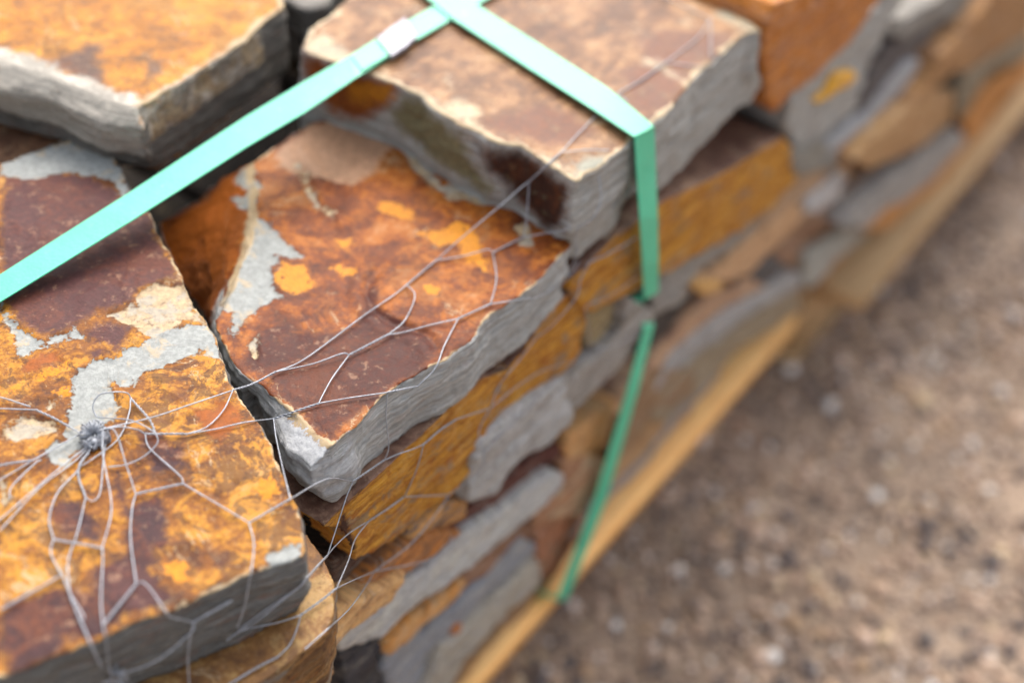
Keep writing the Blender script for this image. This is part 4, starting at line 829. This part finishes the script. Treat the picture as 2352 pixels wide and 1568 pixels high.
SEG = [([K0, (350, 958), (440, 928), N1], 0), ([N1, (580, 882), N2], 1), ([N2, (700, 824), (835, 725), (900, 681), N3], 0), ([N3, N4], 1),
 ([N4, (1068, 540), (1162, 462), (1190, 437), N5], 0), ([N5, N6], 1), ([N6, (1340, 345), (1400, 345)], 0), ([N6, (1335, 300), (1420, 215)], 0), ([(1420, 215), (1480, 180), (1530, 143)], 1), ([(1530, 143), (1600, 90), (1632, 45)], 0),
 ([(1632, 45), (1632, 133)], 0), ([(1530, 143), (1610, 155)], 0), ([(1420, 215), (1442, 235)], 0), ([(1632, 45), (1560, 10), (1500, -20)], 0),
 ([N4, (1068, 587), (1120, 573), N7], 0), ([N7, N8], 1), ([N8, (1210, 500), N5], 0), ([N8, (1245, 537), (1290, 530), (1312, 520)], 0), ([N7, (1140, 640), N9], 0), ([N9, N10], 1),
 ([N9, (1180, 690), (1240, 680), N45], 0), ([N10, (985, 747), (930, 762), N11], 0), ([N11, N12], 1), ([N12, (785, 812), (720, 835), (650, 850), N2], 0), ([N11, (930, 735), (953, 680), (936, 656), N3], 0),
 ([N10, (1020, 795), (1000, 845), N13], 0), ([N13, N14], 1), ([N14, (800, 914), N15], 0), ([N12, (765, 865), (745, 900), N15], 0), ([N15, N16], 1), ([N16, (560, 970), (500, 984), N17], 0), ([N17, N17b], 1),
 ([N1, (513, 942), (475, 980), N17], 0), ([N17b, (315, 986), (275, 980), K0], 0), ([N16, (635, 1010), (653, 1090), N18], 0), ([N18, N19], 1), ([N19, (500, 1157), N20], 0), ([N20, N21], 1),
 ([N20, (413, 1092), (345, 1030), N17b], 0), ([N21, (290, 1067), (264, 990), K0], 0), ([N21, (303, 1170), (300, 1240), N22], 0), ([N22, N23], 1), ([N22, (328, 1336), (350, 1358), (388, 1415)], 0),
 ([N19, (583, 1245), (580, 1290), (573, 1330), (562, 1390), (545, 1440)], 0), ([N23, (232, 1380), (236, 1290), N24], 0), ([N24, N25], 1), ([N24, (256, 1170), (243, 1080), (236, 1040), K0], 0),
 ([N25, (113, 1190), (133, 1130), (178, 1080), (190, 1050)], 0), ([N25, (117, 1270), (145, 1325), N27], 0), ([N27, (175, 1400), (205, 1470), (232, 1530)], 1), ([N26, (177, 1225), (156, 1290), N27], 0), ([N26, (180, 1080), (215, 1020)], 1),
 ([N26, (213, 1150), (230, 1130), (238, 1050), (246, 1000)], 0), ([N23, (245, 1480), (250, 1530), (262, 1572)], 0), ([N27, (190, 1410), (192, 1420)], 0),
 # loops of loose ends around the knot
 ([(248, 1072), (287, 1067), (327, 1050), (360, 1020), (360, 1000), (347, 987), (300, 965), (225, 958)], 0),
 ([(222, 958), (213, 934), (227, 907), (260, 900), (292, 902), (300, 914)], 0), ([(300, 914), (337, 955), (350, 975), (356, 995)], 1), ([(300, 914), (297, 947), (280, 994), (253, 1025), (186, 1070), (185, 1060), (205, 1040)], 0),
 ([(-60, 905), (0, 912), (70, 934)], 0), ([(-60, 935), (0, 938), (83, 941)], 0), ([(83, 941), (120, 958), (160, 980)], 1), ([(160, 980), (187, 995), (220, 1002)], 0),
 ([(-60, 1085), (0, 1068), (77, 1056)], 1), ([(77, 1056), (120, 1032), (180, 998)], 0), ([(-60, 1130), (0, 1101), (77, 1056)], 0), ([(23, 1144), (27, 1117), (80, 1064), (95, 1056)], 0),
 ([(-60, 1230), (0, 1192), (67, 1134), (133, 1078), (240, 995)], 0), ([(0, 1218), (90, 1120), (170, 1060), (225, 1005)], 0),
 ([(140, 1320), (80, 1355), (0, 1400)], 1),
 # down the side of the pile
 ([N18, (750, 1100), N30], 0), ([N30, N32], 1), ([N30, (796, 1140), (770, 1220), N31], 0), ([N32, (893, 1025), (887, 960), N14], 0), ([N32, (915, 1042), (945, 1032), N33], 0), ([N33, (1010, 988), N34], 1), ([N34, N44], 0),
 ([N33, (957, 1077), (930, 1138), N35], 0), ([N35, (890, 1168), N36], 1), ([N36, (803, 1223), (770, 1253), N31], 0), ([N35, (980, 1138), N37], 0), ([N37, (1080, 1100), (1107, 1070), (1110, 1040), (1100, 990), N44], 0),
 ([N44, (1190, 885), (1250, 850), (1335, 825)], 0),
 ([N36, (816, 1237), (800, 1287), N38], 0), ([N31, (720, 1310), N39], 1), ([N39, (640, 1385), (590, 1425), (545, 1452)], 0), ([N38, (735, 1380), N40], 1), ([N40, (640, 1428), (560, 1446), (520, 1470)], 0), ([N40, (683, 1440), (665, 1480), N41], 0),
 ([N41, (585, 1535), (520, 1575)], 1), ([N38, (815, 1330), N43], 0), ([N43, (949, 1243), (1016, 1160), N37], 0), ([N43, (840, 1345), (800, 1400), (745, 1450), (700, 1490)], 0), ([N43, (1000, 1280), (1040, 1230)], 0),
 ([(1375, 400), (1380, 455), (1363, 500), (1325, 530), (1323, 590), (1308, 620), N45], 0), ([N45, (1330, 600)], 0), ([(1465, 425), (1405, 475)], 0), ([(1463, 545), (1403, 580), (1353, 603)], 1), ([(1353, 603), (1333, 643), (1323, 683), (1270, 745), (1230, 777)], 0),
 ([(1230, 777), (1190, 830), (1150, 880), N44], 0), ([(1467, 635), (1400, 680), (1350, 700), (1345, 715)], 0), ([(1345, 715), (1353, 780), (1350, 810)], 0), ([(1350, 810), (1300, 850), (1220, 930), (1110, 1040)], 0),
 ([(1350, 810), (1420, 790), (1500, 740)], 0), ([(1310, 180), (1380, 400)], 0)][:-1] + [
 # front face of the left slate
 ([(533, 1378), (443, 1428)], 1), ([(443, 1428), (440, 1450), (367, 1512), (300, 1540), (255, 1548)], 0), ([(443, 1428), (432, 1500), (435, 1580)], 0), ([N39, (617, 1395), (545, 1448)], 0), ([(388, 1415), (443, 1428)], 0),
]
for s in SEG: wire(s[0], bool(s[1]))
root = bpy.data.objects.new('wire_netting', None); COL.objects.link(root); root.location = tuple(pt(217, 1004, kz))
tag(root, 'galvanised hexagonal wire netting draped over the slates and bunched into a knot', 'netting')
link_mesh('mesh_wire', np.concatenate(wv), wf, M_wire, root)
# the knot: wire wound round the gathered ends
wv.clear(); wf.clear(); wo[0] = 0
def coil(c, ax, R, r, turns, a0, a1, n=420, rad=RAD):
    ax = np.array(ax) / np.linalg.norm(ax); e1 = np.cross(ax, [0.2, 0.9, 0.1]); e1 /= np.linalg.norm(e1); e2 = np.cross(ax, e1)
    tt_ = np.linspace(0, 1, n); th = a0 + (a1 - a0) * tt_; ph = tt_ * turns * 2 * math.pi
    rj = r * (1 + 0.18 * np.sin(ph * 0.37 + 1) + 0.1 * np.sin(ph * 0.13))
    ring = np.cos(th)[:, None] * e1 + np.sin(th)[:, None] * e2
    tube(c + ring * (R + rj * np.cos(ph))[:, None] + ax * (rj * np.sin(ph))[:, None], rad, 6)
kc = pt(216, 1000, kz - 0.006); view = CAM - kc; view /= np.linalg.norm(view)
coil(kc, view + np.array([0.2, -0.1, 0.5]), 0.0050, 0.0032, 24, 0.2, 6.2, rad=0.00048)
coil(kc + view * 0.001, view + np.array([-0.1, 0.2, 0.3]), 0.0042, 0.0024, 13, 1.0, 6.0, rad=0.00045)
for k in range(6):
    a = rng.uniform(0, 6.28, 5); P = [kc + np.array([math.cos(x) * 0.008, math.sin(x) * 0.008, rng.uniform(-0.003, 0.004)]) for x in a]; tube(spline(P, 12), RAD * 0.9, 6)
link_mesh('wire_knot', np.concatenate(wv), wf, M_wire, root)
wv.clear(); wf.clear(); wo[0] = 0
k2 = pt(262, 1552, (hit(262, 1552) or 0.72) - 0.005)
coil(k2, view + np.array([0.4, 0, 0.1]), 0.0042, 0.0022, 7, 0, 5.5, 260)
link_mesh('wire_knot', np.concatenate(wv), wf, M_wire, root)
